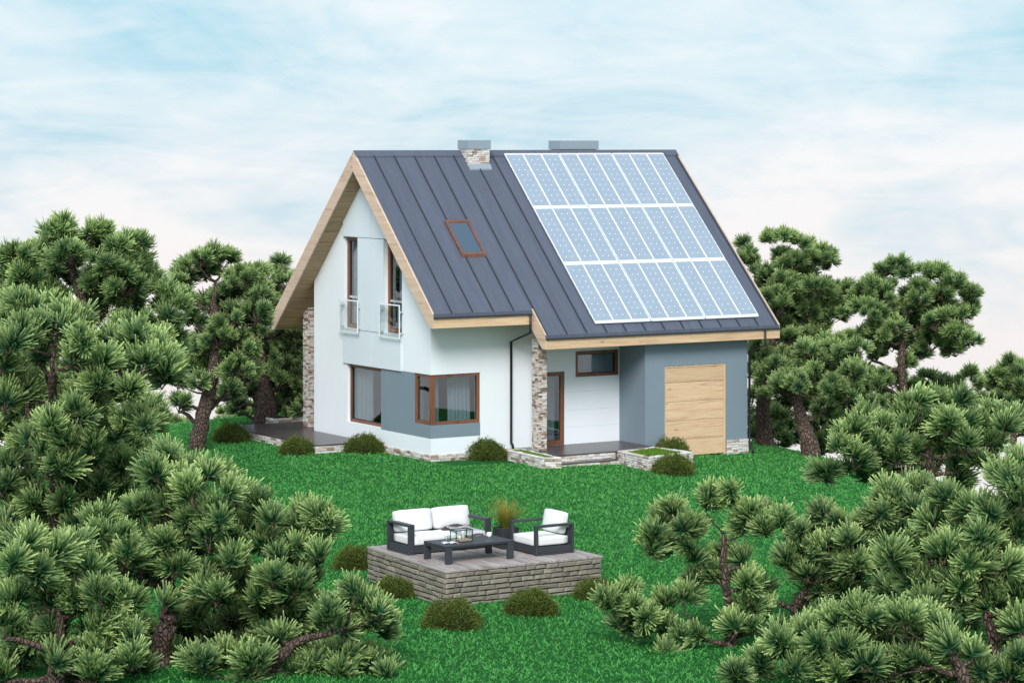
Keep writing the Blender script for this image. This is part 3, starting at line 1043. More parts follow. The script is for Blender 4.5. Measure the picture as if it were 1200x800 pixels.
# downpipes
dp = MB().tube([(2.50, -E1 - 0.03, rz(-E1) - 0.10), (2.50, -E1 - 0.03, 3.42), (2.49, -0.08, 3.12), (2.49, -0.08, 0.42), (2.49, -0.08, 0.36), (2.52, -0.11, 0.30), (2.53, -0.12, 0.2)], 0.036, 8)
dp.obj('downpipe', 'gutter_metal', house, smooth=True)
dp = MB().tube([(9.93, -E2 - 0.03, rz(-E2) - 0.10), (9.93, -E2 - 0.03, 2.83), (9.68, -1.30, 2.60), (9.68, -1.30, 0.02), (9.69, -1.32, -0.06), (9.75, -1.38, -0.16), (9.75, -1.38, -0.30)], 0.036, 8)
dp.obj('downpipe', 'gutter_metal', house, smooth=True)

# ------------------------------------------------------------------ solar panels, three rows of nine
ordn = ['first', 'second', 'third', 'fourth', 'fifth', 'sixth', 'seventh', 'eighth', 'ninth']
ys = [3.225, 1.655, 0.085, -1.505]
PH = 0.11
sx = np.linspace(4.30, 9.86, 10)
for r_ in range(3):
    for k in range(9):
        a, b_ = sx[k], sx[k + 1]
        ga = 0.018 if k % 3 == 0 and k else 0.003
        gb = 0.018 if k % 3 == 2 and k < 8 else 0.003
        a += ga; b_ -= gb
        ya, yb = ys[r_] - 0.012, ys[r_ + 1] + 0.012
        row = ['top', 'middle', 'bottom'][r_]
        pt = thing('solar_panel', f'pale blue roof solar panel, {ordn[k]} from the left in the {row} row', 'solar panel', ((a + b_) / 2, (ya + yb) / 2, rz((ya + yb) / 2)), 'solar panels on the roof')
        fw = 0.017
        fr = MB()
        for (p, q, s0, s1) in ((a, b_, ya, ya - 0.028), (a, b_, yb + 0.028, yb), (a, a + fw, ya - 0.028, yb + 0.028), (b_ - fw, b_, ya - 0.028, yb + 0.028)):
            lo, hi = slope_quad(p, q, s0, s1, PH - 0.045, PH + 0.004)
            fr.prism(lo, hi)
        fr.obj('frame', 'white_frame', pt)
        P = lambda x, y: np.array((x, y, rz(y) + PH - 0.003))
        off = np.array(pt.location)
        np_mesh('glass', np.array([P(a + fw, yb + 0.028), P(b_ - fw, yb + 0.028), P(b_ - fw, ya - 0.028), P(a + fw, ya - 0.028)]) - off, np.array([[0, 1, 2, 3]]),
                'solar_glass', pt, uv=np.array([(0, 0), (1, 0), (1, 1), (0, 1)], float))
        lo, hi = slope_quad(a + 0.01, b_ - 0.01, ya - 0.02, yb + 0.02, PH - 0.040, PH - 0.008)
        MB().prism(lo, hi).obj('backing', 'panel_rail', pt)
        for yy in (ya - 0.3, yb + 0.3):
            lo, hi = slope_quad(a - ga, b_ + gb, yy, yy - 0.04, 0.041, PH - 0.046)
            MB().prism(lo, hi).obj('mounting_rail', 'silver_metal', pt)

# ------------------------------------------------------------------ terrace, porch, planters
def slab_thing(t, poly, zt, zb, mat, name='paving', thick=0.035):
    n = len(poly)
    core = MB().prism([(x, y, zb) for x, y in poly], [(x, y, zt - thick) for x, y in poly]).obj('base', 'mortar', t)
    cx = sum(p[0] for p in poly) / n; cyy = sum(p[1] for p in poly) / n
    ov = 0.03
    pl = [(x + (ov if x > cx else -ov), y + (ov if y > cyy else -ov)) for x, y in poly]
    top = MB().prism([(x, y, zt - thick + 0.001) for x, y in pl], [(x, y, zt) for x, y in pl]).obj(name, mat, t)
    return core


terr = thing('terrace', 'dark tiled terrace edged with pale stones round the back left of the house', 'terrace', (-0.8, 6.0, 0))
slab_thing(terr, [(-1.72, 3.34), (-0.04, 3.34), (-0.04, 6.77), (5.0, 6.77), (5.0, 9.05), (-1.72, 9.05)], 0.22, -0.4, 'terrace_tile')
clad(terr, (-1.735, 9.05), (-1.735, 3.33), -0.10, 0.185, 0.07, 0.26, LEDGE + BRIGHT, seed=31)
clad(terr, (-1.735, 3.325), (-0.03, 3.325), -0.10, 0.185, 0.07, 0.26, LEDGE + BRIGHT, seed=32)
rim = thing('garden_edging', 'low pale stone edging at the back of the dark terrace', 'stone edging', (0.8, 9.6, 0.1))
MB().box((0.0, 9.35, -0.3), (2.4, 9.95, 0.24)).obj('base', 'mortar', rim)
clad(rim, (-0.01, 9.34), (2.4, 9.34), 0.0, 0.32, 0.08, 0.3, BRIGHT, seed=33)
clad(rim, (-0.01, 9.96), (-0.01, 9.34), 0.0, 0.32, 0.08, 0.3, BRIGHT, seed=34)

porch = thing('porch', 'dark tiled entrance porch with a stone step in front of the door', 'porch', (4, -1.2, 0))
slab_thing(porch, [(2.35, -2.02), (6.08, -2.02), (6.08, -0.02), (2.0, -0.02)], 0.20, -0.4, 'terrace_tile')
clad(porch, (2.2, -2.03), (4.6, -2.03), -0.05, 0.165, 0.072, 0.26, BRIGHT, seed=41)
step = MB().box((2.2, -2.36, -0.35), (4.6, -2.06, -0.012)).obj('step', 'mortar', porch)
MB().box((2.2, -2.40, -0.012), (4.6, -2.05, 0.012)).obj('tread', 'terrace_tile', step)
clad(step, (2.2, -2.37), (4.6, -2.37), -0.16, -0.014, 0.07, 0.26, BRIGHT, seed=42)


def blades(name, P, h, w_, lean, mat, parent=None, rows=1, tint=None, uvx=None):
    """upright grass blades as single bent triangles rooted at P (n,3)"""
    n = len(P)
    an = rng.uniform(0, 2 * np.pi, n)
    hh = h * rng.uniform(0.55, 1.25, n)
    d = np.stack([np.cos(an), np.sin(an), np.zeros(n)], 1)
    an2 = rng.uniform(0, 2 * np.pi, n)
    le = lean * rng.uniform(0.2, 1.0, n) * hh
    l = np.stack([np.cos(an2) * le, np.sin(an2) * le, hh], 1)
    Vv = np.empty((n, 3, 3))
    Vv[:, 0] = P - d * w_ / 2
    Vv[:, 1] = P + d * w_ / 2
    Vv[:, 2] = P + l
    uv = np.empty((n, 3, 2))
    t_ = rng.random(n) if uvx is None else uvx
    uv[:, :, 0] = t_[:, None]
    uv[:, 0, 1] = uv[:, 1, 1] = 0
    uv[:, 2, 1] = 1
    off = np.array(wloc(parent)) if parent is not None else np.zeros(3)
    return np_mesh(name, Vv.reshape(-1, 3) - off, np.arange(n * 3).reshape(-1, 3), mat, parent, uv.reshape(-1, 2))


def planter(poly, zt, label, seed, rimw=0.13, grass=True):
    """poly counter-clockwise outer corners"""
    P = np.array(poly)
    cen = P.mean(0)
    t = thing('stone_planter', label, 'planter', (cen[0], cen[1], -0.1))
    n = len(P)
    # inner polygon
    inner = []
    for i in range(n):
        a, b_, c_ = P[i - 1], P[i], P[(i + 1) % n]
        e1 = (b_ - a) / np.linalg.norm(b_ - a); e2 = (c_ - b_) / np.linalg.norm(c_ - b_)
        n1 = np.array([-e1[1], e1[0]]); n2 = np.array([-e2[1], e2[0]])
        bis = (n1 + n2); bis /= np.dot(bis, n1)
        inner.append(b_ + bis * rimw)
    inner = np.array(inner)
    mb = MB()
    for i in range(n):
        k = (i + 1) % n
        quad = [P[i], P[k], inner[k], inner[i]]
        mb.prism([(q[0], q[1], -0.5) for q in quad], [(q[0], q[1], zt - 0.045) for q in quad])
    mb.obj('wall', 'mortar', t)
    MB().prism([(q[0], q[1], -0.3) for q in inner], [(q[0], q[1], zt - 0.03) for q in inner]).obj('soil', 'soil', t)
    r = random.Random(seed)
    for i in range(n):
        k = (i + 1) % n
        clad(t, P[i], P[k], -0.30, zt - 0.05, 0.062, 0.22, BRIGHT, seed=seed + i)
        # coping stones
        L = np.linalg.norm(P[k] - P[i]); m_ = max(2, round(L / 0.26))
        for q in range(m_):
            f0, f1 = q / m_ + 0.006, (q + 1) / m_ - 0.006
            a, b_ = P[i] * (1 - f0) + P[k] * f0, P[i] * (1 - f1) + P[k] * f1
            c_, d_ = inner[i] * (1 - f1) + inner[k] * f1, inner[i] * (1 - f0) + inner[k] * f0
            zz = zt + r.uniform(-0.008, 0.008)
            st = MB().prism([(*a, zt - 0.044), (*b_, zt - 0.044), (*c_, zt - 0.044), (*d_, zt - 0.044)], [(*a, zz), (*b_, zz), (*c_, zz), (*d_, zz)]).obj('coping_stone', 'bright_ledge_stone', t, bevel=0.006)
    if grass:
        lo, hi = inner.min(0), inner.max(0)
        q = rng.uniform(lo, hi, (4200, 2))
        q = q[poly_sd(q[:, 0], q[:, 1], inner) < -0.01]
        Pq = np.column_stack([q, np.full(len(q), zt - 0.035)])
        g = blades('grass', Pq, 0.05, 0.02, 0.6, 'planter_grass', t)
        g['kind'] = 'stuff'
    return t


planter([(1.93, -2.52), (2.40, -2.74), (2.62, -0.45), (2.10, -0.42)][0:4], 0.235, 'narrow stone planter with a strip of grass left of the porch step', 50, 0.11)
planter([(4.32, -3.98), (6.06, -3.60), (5.94, -1.99), (4.46, -2.33)], 0.24, 'square stone planter filled with bright green grass by the garage', 60, 0.17)

# ------------------------------------------------------------------ ground sheet
def build_ground():
    fine_x = np.arange(-34, 18, 0.4); fine_y = np.arange(-44, 20, 0.4)
    far = np.array([22, 27, 34, 44, 60, 85, 120, 170, 240])
    xs = np.concatenate([-34 - (far[::-1] - 18), fine_x, far])
    ys_ = np.concatenate([-44 - (far[::-1] - 20), fine_y, far + 2])
    X, Y = np.meshgrid(xs, ys_)
    Z = ground_z(X, Y)
    Vv = np.stack([X, Y, Z], -1).reshape(-1, 3)
    ny, nx = X.shape
    idx = np.arange(nx * ny).reshape(ny, nx)
    F = np.stack([idx[:-1, :-1], idx[:-1, 1:], idx[1:, 1:], idx[1:, :-1]], -1).reshape(-1, 4)
    o = np_mesh('lawn', Vv, F, 'lawn_ground', smooth=True)
    o['kind'] = 'structure'
    # blades: denser where the lawn is seen closest
    n = 560000
    q = rng.uniform((-26, -33), (13, 14), (n, 2))
    sd_ = poly_sd(q[:, 0], q[:, 1])
    keep = (sd_ < 1.5)
    keep &= ~((q[:, 0] > -0.05) & (q[:, 0] < GX1) & (q[:, 1] > GY) & (q[:, 1] < W))
    keep &= ~((q[:, 0] > -1.78) & (q[:, 0] < 5) & (q[:, 1] > 3.28) & (q[:, 1] < 9.1))
    keep &= ~((q[:, 0] > 2.0) & (q[:, 0] < 6.1) & (q[:, 1] > -2.4) & (q[:, 1] < 0))
    keep &= ~((q[:, 0] > 4.3) & (q[:, 0] < 6.1) & (q[:, 1] > -4.0) & (q[:, 1] < 0))
    keep &= ~((q[:, 0] > -10.86) & (q[:, 0] < -7.36) & (q[:, 1] > -19.2) & (q[:, 1] < -15.75))
    # only ground the photograph can see
    rel = q - CAM[:2]
    dep = rel @ FW[:2]; lat = rel @ RT[:2]
    keep &= np.abs(lat / dep) < 0.215
    keep &= dep > 40
    q = q[keep]
    P = np.column_stack([q, ground_z(q[:, 0], q[:, 1]) - 0.005])
    # broad light / dark tufts
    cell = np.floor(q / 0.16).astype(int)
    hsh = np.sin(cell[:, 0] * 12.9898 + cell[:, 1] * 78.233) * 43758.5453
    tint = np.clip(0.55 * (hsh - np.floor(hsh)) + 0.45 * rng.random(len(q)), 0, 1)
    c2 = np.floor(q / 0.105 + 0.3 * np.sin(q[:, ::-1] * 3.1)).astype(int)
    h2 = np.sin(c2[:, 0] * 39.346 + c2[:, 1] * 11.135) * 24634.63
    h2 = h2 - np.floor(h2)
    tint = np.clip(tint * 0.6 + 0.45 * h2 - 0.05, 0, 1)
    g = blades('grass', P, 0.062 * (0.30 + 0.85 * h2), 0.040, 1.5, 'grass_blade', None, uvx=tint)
    g['kind'] = 'stuff'
    g['label'] = 'short bright green grass of the lawn'
    return o


build_ground()

# ------------------------------------------------------------------ small dome bushes
def bush_mesh(seed):
    r = np.random.default_rng(seed)
    n = 8500
    th = np.arccos(r.uniform(0.0, 1, n)); ph = r.uniform(0, 2 * np.pi, n)
    d = np.stack([np.sin(th) * np.cos(ph), np.sin(th) * np.sin(ph), np.cos(th)], 1)
    lob = 1 + 0.09 * np.sin(3 * ph + seed) + 0.10 * np.sin(5 * ph + 2 * seed) * np.sin(4 * th)
    R = np.stack([0.53 * lob, 0.53 * lob, 0.50 * lob], 1)
    c = d * R * (0.97 - 0.22 * r.random(n) ** 1.6 + 0.13 * (r.random(n) < 0.09))[:, None]
    # small sprays: leaf axis mostly outwards and up
    ax = d * 0.8 + r.normal(0, 0.55, (n, 3)); ax[:, 2] += 0.35
    ax /= np.linalg.norm(ax, axis=1)[:, None]
    sd_ = np.cross(ax, r.normal(0, 1, (n, 3))); sd_ /= np.linalg.norm(sd_, axis=1)[:, None]
    L = r.uniform(0.025, 0.070, n)[:, None]; wd = 0.008
    Vv = np.empty((n, 4, 3))
    Vv[:, 0] = c - sd_ * wd; Vv[:, 1] = c + sd_ * wd
    Vv[:, 2] = c + ax * L + sd_ * wd * 0.5; Vv[:, 3] = c + ax * L - sd_ * wd * 0.5
    uv = np.empty((n, 4, 2)); uv[:, :, 0] = r.random(n)[:, None]; uv[:, :2, 1] = 0.1; uv[:, 2:, 1] = 1
    o = np_mesh('leaves', Vv.reshape(-1, 3), np.arange(n * 4).reshape(-1, 4), 'bush_leaf', uv=uv.reshape(-1, 2))
    me = o.data
    bpy.data.objects.remove(o)
    # dark dome filling the inside, the shade between leaves put into its colour
    m_ = MB(); nu, nv = 14, 7
    Vc, Fc = [], []
    for i in range(nv + 1):
        t_ = math.pi / 2 * i / nv
        for k in range(nu):
            a = 2 * math.pi * k / nu
            rr = 0.43 * (1 + 0.08 * math.sin(3 * a + seed))
            Vc.append((rr * math.sin(t_ + 0.02) * math.cos(a), rr * math.sin(t_ + 0.02) * math.sin(a), 0.40 * math.cos(t_) - 0.02))
    for i in range(nv):
        for k in range(nu):
            k2 = (k + 1) % nu
            Fc.append((i * nu + k, i * nu + k2, (i + 1) * nu + k2, (i + 1) * nu + k))
    m_.add(Vc, Fc)
    oc = m_.obj('shade_core', 'bush_core')
    mc = oc.data
    bpy.data.objects.remove(oc)
    return me, mc


BUSH = [bush_mesh(3), bush_mesh(8)]
bushes = [
    (269.5, 517, 0.52, 1.02, 'round green bush at the far left corner of the terrace, below the pines'),
    (347, 531, 0.50, 0.92, 'round green bush against the stone edge of the dark terrace'),
    (427.5, 529.5, 0.56, 0.90, 'round green bush under the wide gable window'),
    (569.5, 538, 0.56, 1.02, 'round green bush beside the black downpipe and the corner window'),
    (787, 537.5, 0.56, 1.05, 'round green bush between the grassy planter and the garage door'),
    (790, 555, 0.53, 1.02, 'round green bush in front of the square stone planter'),
    (415, 665, 0.455, 0.98, 'round green bush at the back left corner of the brick seating platform'),
    (459, 698, 0.42, 0.9, 'small green bush half hidden against the left side of the brick platform'),
    (530.5, 733, 0.53, 0.92, 'largest round bush, at the near corner of the brick seating platform'),
    (624, 718, 0.49, 0.92, 'round green bush in front of the long front side of the brick platform'),
    (697, 699, 0.42, 0.85, 'round green bush at the right end of the brick platform'),
]
for i, (u, v, r_, hs, lab) in enumerate(bushes):
    p = on_z(u, v, -0.08)
    p = on_z(u, v, float(ground_z(p[0], p[1])))
    g = float(ground_z(p[0], p[1]))
    t = thing('bush', lab, 'bush', (p[0], p[1], g - 0.02), 'low round garden bushes')
    k = i % 2
    s_ = r_ / 0.53
    for nm, me in (('leaves', BUSH[k][0]), ('shade_core', BUSH[k][1])):
        o = bpy.data.objects.new(nm, me); SC.collection.objects.link(o); o.parent = t
        o.scale = (s_, s_, s_ * hs); o.rotation_euler = (0, 0, i * 1.7)

# ------------------------------------------------------------------ brick seating platform
DZ = 0.636
px0, px1, py0, py1 = -10.84, -7.36, -19.22, -15.72
plat = thing('seating_platform', 'raised grey brick platform with a weathered board deck', 'platform', ((px0 + px1) / 2, (py0 + py1) / 2, 0))
pxb = -10.62                       # the left side runs slightly inwards towards the back
py1 = -15.85


def plx(y):
    return px0 + (pxb - px0) * (y - py0) / (py1 - py0)


MB().prism([(px0 + .03, py0 + .03, -0.4), (px1 - .03, py0 + .03, -0.4), (px1 - .03, py1 - .03, -0.4), (pxb + .03, py1 - .03, -0.4)],
           [(px0 + .03, py0 + .03, DZ - .05), (px1 - .03, py0 + .03, DZ - .05), (px1 - .03, py1 - .03, DZ - .05), (pxb + .03, py1 - .03, DZ - .05)]).obj('base', 'brick_mortar', plat)
clad(plat, (px0, py0), (px1, py0), -0.18, DZ - 0.045, 0.0955, 0.30, BRICKS, 'brick', thick=0.09, proud=0.030, gap=0.010, seed=71)
clad(plat, (pxb, py1), (px0, py0), -0.18, DZ - 0.045, 0.0955, 0.30, BRICKS, 'brick', thick=0.09, proud=0.030, gap=0.010, seed=72)
hid = MB()
for c_ in range(9):
    z0 = -0.18 + c_ * 0.0895
    hid.box((px1 - 0.05, py0 + 0.05, z0), (px1 + 0.004 * (c_ % 2), py1 - 0.03, z0 + 0.08))
    hid.box((pxb + 0.05, py1 - 0.05, z0), (px1 - 0.06, py1 + 0.004 * (c_ % 2), z0 + 0.08))
hid.obj('brickwork', 'wall_brick', plat)['kind'] = 'stuff'
nb = 20
for k in range(nb):
    z = DZ + random.uniform(-0.003, 0.003)
    ym = random.uniform(py0 + 0.9, py1 - 0.9)
    for (ya, yb) in ((py0 - 0.02, ym - 0.004), (ym + 0.004, py1 + 0.02)):
        def bx_(fr, y):
            l = plx(y) - 0.02
            return l + (px1 + 0.02 - l) * fr
        q0, q1 = k / nb, (k + 1) / nb
        lo = [(bx_(q0, ya) + .004, ya, DZ - .044), (bx_(q1, ya) - .004, ya, DZ - .044), (bx_(q1, yb) - .004, yb, DZ - .044), (bx_(q0, yb) + .004, yb, DZ - .044)]
        MB().prism(lo, [(p[0], p[1], z) for p in lo]).obj('deck_board', 'deck_wood', plat, bevel=0.004)

# ------------------------------------------------------------------ garden furniture
def pad(name, a, b_, parent, mat='cushion_fabric', r=0.04, puff=0.02, rot=None, piv=None):
    """soft cushion: rounded, slightly domed box"""
    import bmesh
    bm = bmesh.new()
    bmesh.ops.create_cube(bm, size=1.0)
    bmesh.ops.subdivide_edges(bm, edges=bm.edges[:], cuts=5, use_grid_fill=True)
    a = Vector(a); b_ = Vector(b_); c = (a + b_) / 2; s = b_ - a
    for v in bm.verts:
        p = v.co * 2
        # round the box
        q = Vector((p.x * s.x / 2, p.y * s.y / 2, p.z * s.z / 2))
        inner = Vector([max(-h_ / 2 + r, min(h_ / 2 - r, t_)) for h_, t_ in zip(s, q)])
        dlt = q - inner
        if dlt.length > 1e-6:
            q = inner + dlt.normalized() * min(dlt.length, r)
        th = min(range(3), key=lambda i: s[i])
        others = [i for i in range(3) if i != th]
        f = (1 - (p[others[0]]) ** 2) * (1 - (p[others[1]]) ** 2)
        q[th] += puff * f * (1 if p[th] > 0 else -1) * abs(p[th])
        v.co = q + c
    if rot:
        M = Matrix.Translation(piv) @ Matrix.Rotation(rot[0], 4, rot[1]) @ Matrix.Translation(-Vector(piv))
        bm.transform(M)
    off = wloc(parent)
    for v in bm.verts:
        v.co -= off
    me = bpy.data.meshes.new(name)
    bm.to_mesh(me); bm.free()
    return link(name, me, mat, parent, smooth=True)


Z = DZ + 0.003
# sofa: back along Y+, faces the camera side (-Y)
SX0, SX1, SY0, SY1 = -10.50, -8.64, -17.25, -16.38
sofa = thing('sofa', 'two-seat charcoal framed garden sofa with white cushions on the deck', 'sofa', ((SX0 + SX1) / 2, (SY0 + SY1) / 2, Z))
AH, AW, AT = 0.575, 0.135, 0.045
for xa, xb in ((SX0, SX0 + AW), (SX1 - AW, SX1)):
    am = MB()
    am.box((xa, SY0, Z), (xb, SY0 + 0.05, Z + AH - AT)).box((xa, SY1 - 0.05, Z), (xb, SY1, Z + AH - AT))
    am.box((xa, SY0, Z + AH - AT), (xb, SY1, Z + AH)).box((xa, SY0 + 0.05, Z), (xb, SY1 - 0.05, Z + 0.03))
    am.obj('arm', 'charcoal_metal', sofa, bevel=0.006)
sm = MB().box((SX0 + 0.02, SY0 + 0.052, Z + 0.032), (SX0 + 0.06, SY1 - 0.052, Z + 0.16)).box((SX1 - 0.06, SY0 + 0.052, Z + 0.032), (SX1 - 0.02, SY1 - 0.052, Z + 0.16))
sm.box((SX0 + AW + 0.002, SY0 + 0.02, Z + 0.02), (SX1 - AW - 0.002, SY0 + 0.06, Z + 0.16)).box((SX0 + AW + 0.002, SY1 - 0.08, Z + 0.02), (SX1 - AW - 0.002, SY1 - 0.03, Z + 0.50))
sm.box((SX0 + 0.062, SY0 + 0.062, Z + 0.10), (SX1 - 0.062, SY1 - 0.082, Z + 0.15))
sm.obj('base_frame', 'charcoal_metal', sofa, bevel=0.004)
mx_ = (SX0 + SX1) / 2
for xa, xb in ((SX0 + 0.075, mx_ - 0.004), (mx_ + 0.004, SX1 - 0.075)):
    pad('seat_cushion', (xa, SY0 + 0.0, Z + 0.165), (xb, SY1 - 0.12, Z + 0.335), sofa, r=0.035, puff=0.015)
    pad('back_cushion', (xa + 0.02, SY1 - 0.26, Z + 0.34), (xb - 0.02, SY1 - 0.09, Z + 0.76), sofa, r=0.045, puff=0.025, rot=(math.radians(-12), 'X'), piv=(0, SY1 - 0.15, Z + 0.34))

# armchair: faces -X
CX0, CX1, CY0, CY1 = -8.47, -7.60, -18.63, -17.66
chair = thing('armchair', 'charcoal framed garden armchair with white cushions on the deck', 'armchair', ((CX0 + CX1) / 2, (CY0 + CY1) / 2, Z))
AW2 = 0.10
for ya, yb in ((CY0, CY0 + AW2), (CY1 - AW2, CY1)):
    am = MB()
    am.box((CX0, ya, Z), (CX0 + 0.05, yb, Z + AH - AT)).box((CX1 - 0.05, ya, Z), (CX1, yb, Z + AH - AT))
    am.box((CX0, ya, Z + AH - AT), (CX1, yb, Z + AH)).box((CX0 + 0.05, ya, Z), (CX1 - 0.05, yb, Z + 0.03))
    am.obj('arm', 'charcoal_metal', chair, bevel=0.006)
cm = MB().box((CX0 + 0.052, CY0 + 0.02, Z + 0.032), (CX1 - 0.052, CY0 + 0.06, Z + 0.16)).box((CX0 + 0.052, CY1 - 0.06, Z + 0.032), (CX1 - 0.052, CY1 - 0.02, Z + 0.16))
cm.box((CX0 + 0.02, CY0 + AW2 + 0.002, Z + 0.02), (CX0 + 0.06, CY1 - AW2 - 0.002, Z + 0.16)).box((CX1 - 0.07, CY0 + AW2 + 0.002, Z + 0.02), (CX1 - 0.03, CY1 - AW2 - 0.002, Z + 0.48))
cm.box((CX0 + 0.062, CY0 + 0.062, Z + 0.10), (CX1 - 0.072, CY1 - 0.062, Z + 0.15))
cm.obj('base_frame', 'charcoal_metal', chair, bevel=0.004)
pad('seat_cushion', (CX0 + 0.01, CY0 + 0.065, Z + 0.165), (CX1 - 0.09, CY1 - 0.065, Z + 0.335), chair, r=0.035, puff=0.015)
pad('back_cushion', (CX1 - 0.26, CY0 + 0.14, Z + 0.345), (CX1 - 0.10, CY1 - 0.14, Z + 0.77), chair, r=0.045, puff=0.025, rot=(math.radians(12), 'Y'), piv=(CX1 - 0.15, 0, Z + 0.34))

# coffee table
TX0, TX1, TY0, TY1, TH = -10.47, -8.97, -18.62, -17.77, 0.345
table = thing('coffee_table', 'low charcoal coffee table with slab legs between sofa and armchair', 'coffee table', ((TX0 + TX1) / 2, (TY0 + TY1) / 2, Z))
lw, lt = 0.135, 0.06
for xa, ya in ((TX0, TY0), (TX1 - lw, TY0), (TX0, TY1 - lt), (TX1 - lw, TY1 - lt)):
    box('leg', (xa, ya, Z), (xa + lw, ya + lt, Z + TH - 0.046), 'charcoal_metal', table, bevel=0.005)
box('apron', (TX0 + 0.01, TY0 + 0.065, Z + TH - 0.075), (TX1 - 0.01, TY1 - 0.065, Z + TH - 0.046), 'charcoal_metal', table)
ns = 9
for k in range(ns):
    ya = TY0 + (TY1 - TY0) * k / ns
    box('slat', (TX0, ya + 0.003, Z + TH - 0.044), (TX1, ya + (TY1 - TY0) / ns - 0.003, Z + TH), 'charcoal_metal', table, bevel=0.003)

# glass lantern with candles
ZT = Z + TH
lx, ly = -9.90, -18.22
LA, LB, LH = 0.36, 0.22, 0.235
lan = thing('glass_lantern', 'square glass lantern with a dark metal frame on the coffee table', 'lantern', (lx, ly, ZT))
lf = MB()
q = 0.007
for xx in (lx - LA / 2, lx + LA / 2):
    for yy in (ly - LB / 2, ly + LB / 2):
        lf.box((xx - q, yy - q, ZT), (xx + q, yy + q, ZT + LH))
for zz in (ZT, ZT + LH - 0.014):
    for yy in (ly - LB / 2, ly + LB / 2):
        lf.box((lx - LA / 2 + q, yy - q, zz), (lx + LA / 2 - q, yy + q, zz + 0.014))
    for xx in (lx - LA / 2, lx + LA / 2):
        lf.box((xx - q, ly - LB / 2 + q, zz), (xx + q, ly + LB / 2 - q, zz + 0.014))
lf.obj('frame', 'lantern_metal', lan)
box('base', (lx - LA / 2 + q, ly - LB / 2 + q, ZT + 0.0145), (lx + LA / 2 - q, ly + LB / 2 - q, ZT + 0.04), 'pebbles', lan)
for a, b_ in (((lx - LA / 2 + q, ly - LB / 2 - 0.002), (lx + LA / 2 - q, ly - LB / 2 + 0.002)), ((lx - LA / 2 + q, ly + LB / 2 - 0.002), (lx + LA / 2 - q, ly + LB / 2 + 0.002)),
              ((lx - LA / 2 - 0.002, ly - LB / 2 + q), (lx - LA / 2 + 0.002, ly + LB / 2 - q)), ((lx + LA / 2 - 0.002, ly - LB / 2 + q), (lx + LA / 2 + 0.002, ly + LB / 2 - q))):
    MB().box((*a, ZT + 0.0145), (*b_, ZT + LH - 0.0145)).obj('glass_side', 'clear_glass', lan)


def lathe(name, prof, loc, mat, parent, n=20):
    Vv, Ff = [], []
    for r_, z in prof:
        for k in range(n):
            a = 2 * math.pi * k / n
            Vv.append((loc[0] + r_ * math.cos(a), loc[1] + r_ * math.sin(a), loc[2] + z))
    for i in range(len(prof) - 1):
        for k in range(n):
            k2 = (k + 1) % n
            Ff.append((i * n + k, i * n + k2, (i + 1) * n + k2, (i + 1) * n + k))
    return MB().add(Vv, Ff).obj(name, mat, parent, smooth=True)


for (dx, dy, h_, rr, lab) in ((0.04, 0.0, 0.15, 0.032, 'taller white pillar candle inside the glass lantern'), (-0.055, -0.02, 0.075, 0.035, 'shorter white pillar candle inside the glass lantern')):
    cd = thing('candle', lab, 'candle', (lx + dx, ly + dy, ZT + 0.042))
    lathe('wax', [(0.0, 0), (rr, 0), (rr, h_), (rr * 0.8, h_ + 0.003), (0.004, h_ - 0.004), (0.0, h_ - 0.004)], (lx + dx, ly + dy, ZT + 0.042), 'wax', cd)
    MB().tube([(lx + dx, ly + dy, ZT + 0.042 + h_ - 0.004), (lx + dx, ly + dy + 0.002, ZT + 0.042 + h_ + 0.014)], 0.002, 5).obj('wick', 'gutter_metal', cd)
# cup
cxp, cyp = -9.18, -18.06
cup = thing('cup', 'white cup with a handle near the right end of the coffee table', 'cup', (cxp, cyp, ZT))
lathe('bowl', [(0.0, 0.001), (0.03, 0.001), (0.042, 0.03), (0.048, 0.095), (0.044, 0.095), (0.038, 0.03), (0.0, 0.012)], (cxp, cyp, ZT), 'white_ceramic', cup)
hp = [(cxp - 0.046 - 0.028 * math.sin(math.pi * t_ / 8), cyp, ZT + 0.025 + 0.05 * t_ / 8) for t_ in range(9)]
MB().tube(hp, 0.006, 6).obj('handle', 'white_ceramic', cup, smooth=True)
# tableware on the left of the table: tray, open magazine, two tumblers
mg = thing('magazine', 'open pale magazine lying on the left end of the coffee table', 'magazine', (-10.22, -18.28, ZT))
for s_ in (-1, 1):
    Vv, Ff = [], []
    for i in range(7):
        for jj in range(2):
            x = s_ * 0.15 * i / 6
            z = 0.016 * math.sin(math.pi * min(1, i / 6 * 1.1)) + 0.003
            Vv.append((-10.22 + x * 0.94 + jj * 0.05, -18.39 + x * -0.3 + jj * 0.21, ZT + z))
    for i in range(6):
        Ff.append((2 * i, 2 * i + 2, 2 * i + 3, 2 * i + 1))
    o = MB().add(Vv, Ff).obj('page', 'paper', mg, smooth=True)
    sol = o.modifiers.new('thickness', 'SOLIDIFY'); sol.thickness = 0.004; sol.offset = 1
for k, (dx, dy, lab) in enumerate(((-10.10, -17.98, 'clear glass tumbler behind the open magazine, nearer the sofa'), (-10.06, -18.33, 'clear glass tumbler beside the lantern and the magazine'))):
    tb = thing('tumbler', lab, 'glass', (dx, dy, ZT))
    lathe('bowl', [(0.0, 0.002), (0.032, 0.002), (0.037, 0.09), (0.034, 0.09), (0.029, 0.012), (0.0, 0.012)], (dx, dy, ZT), 'clear_glass', tb)
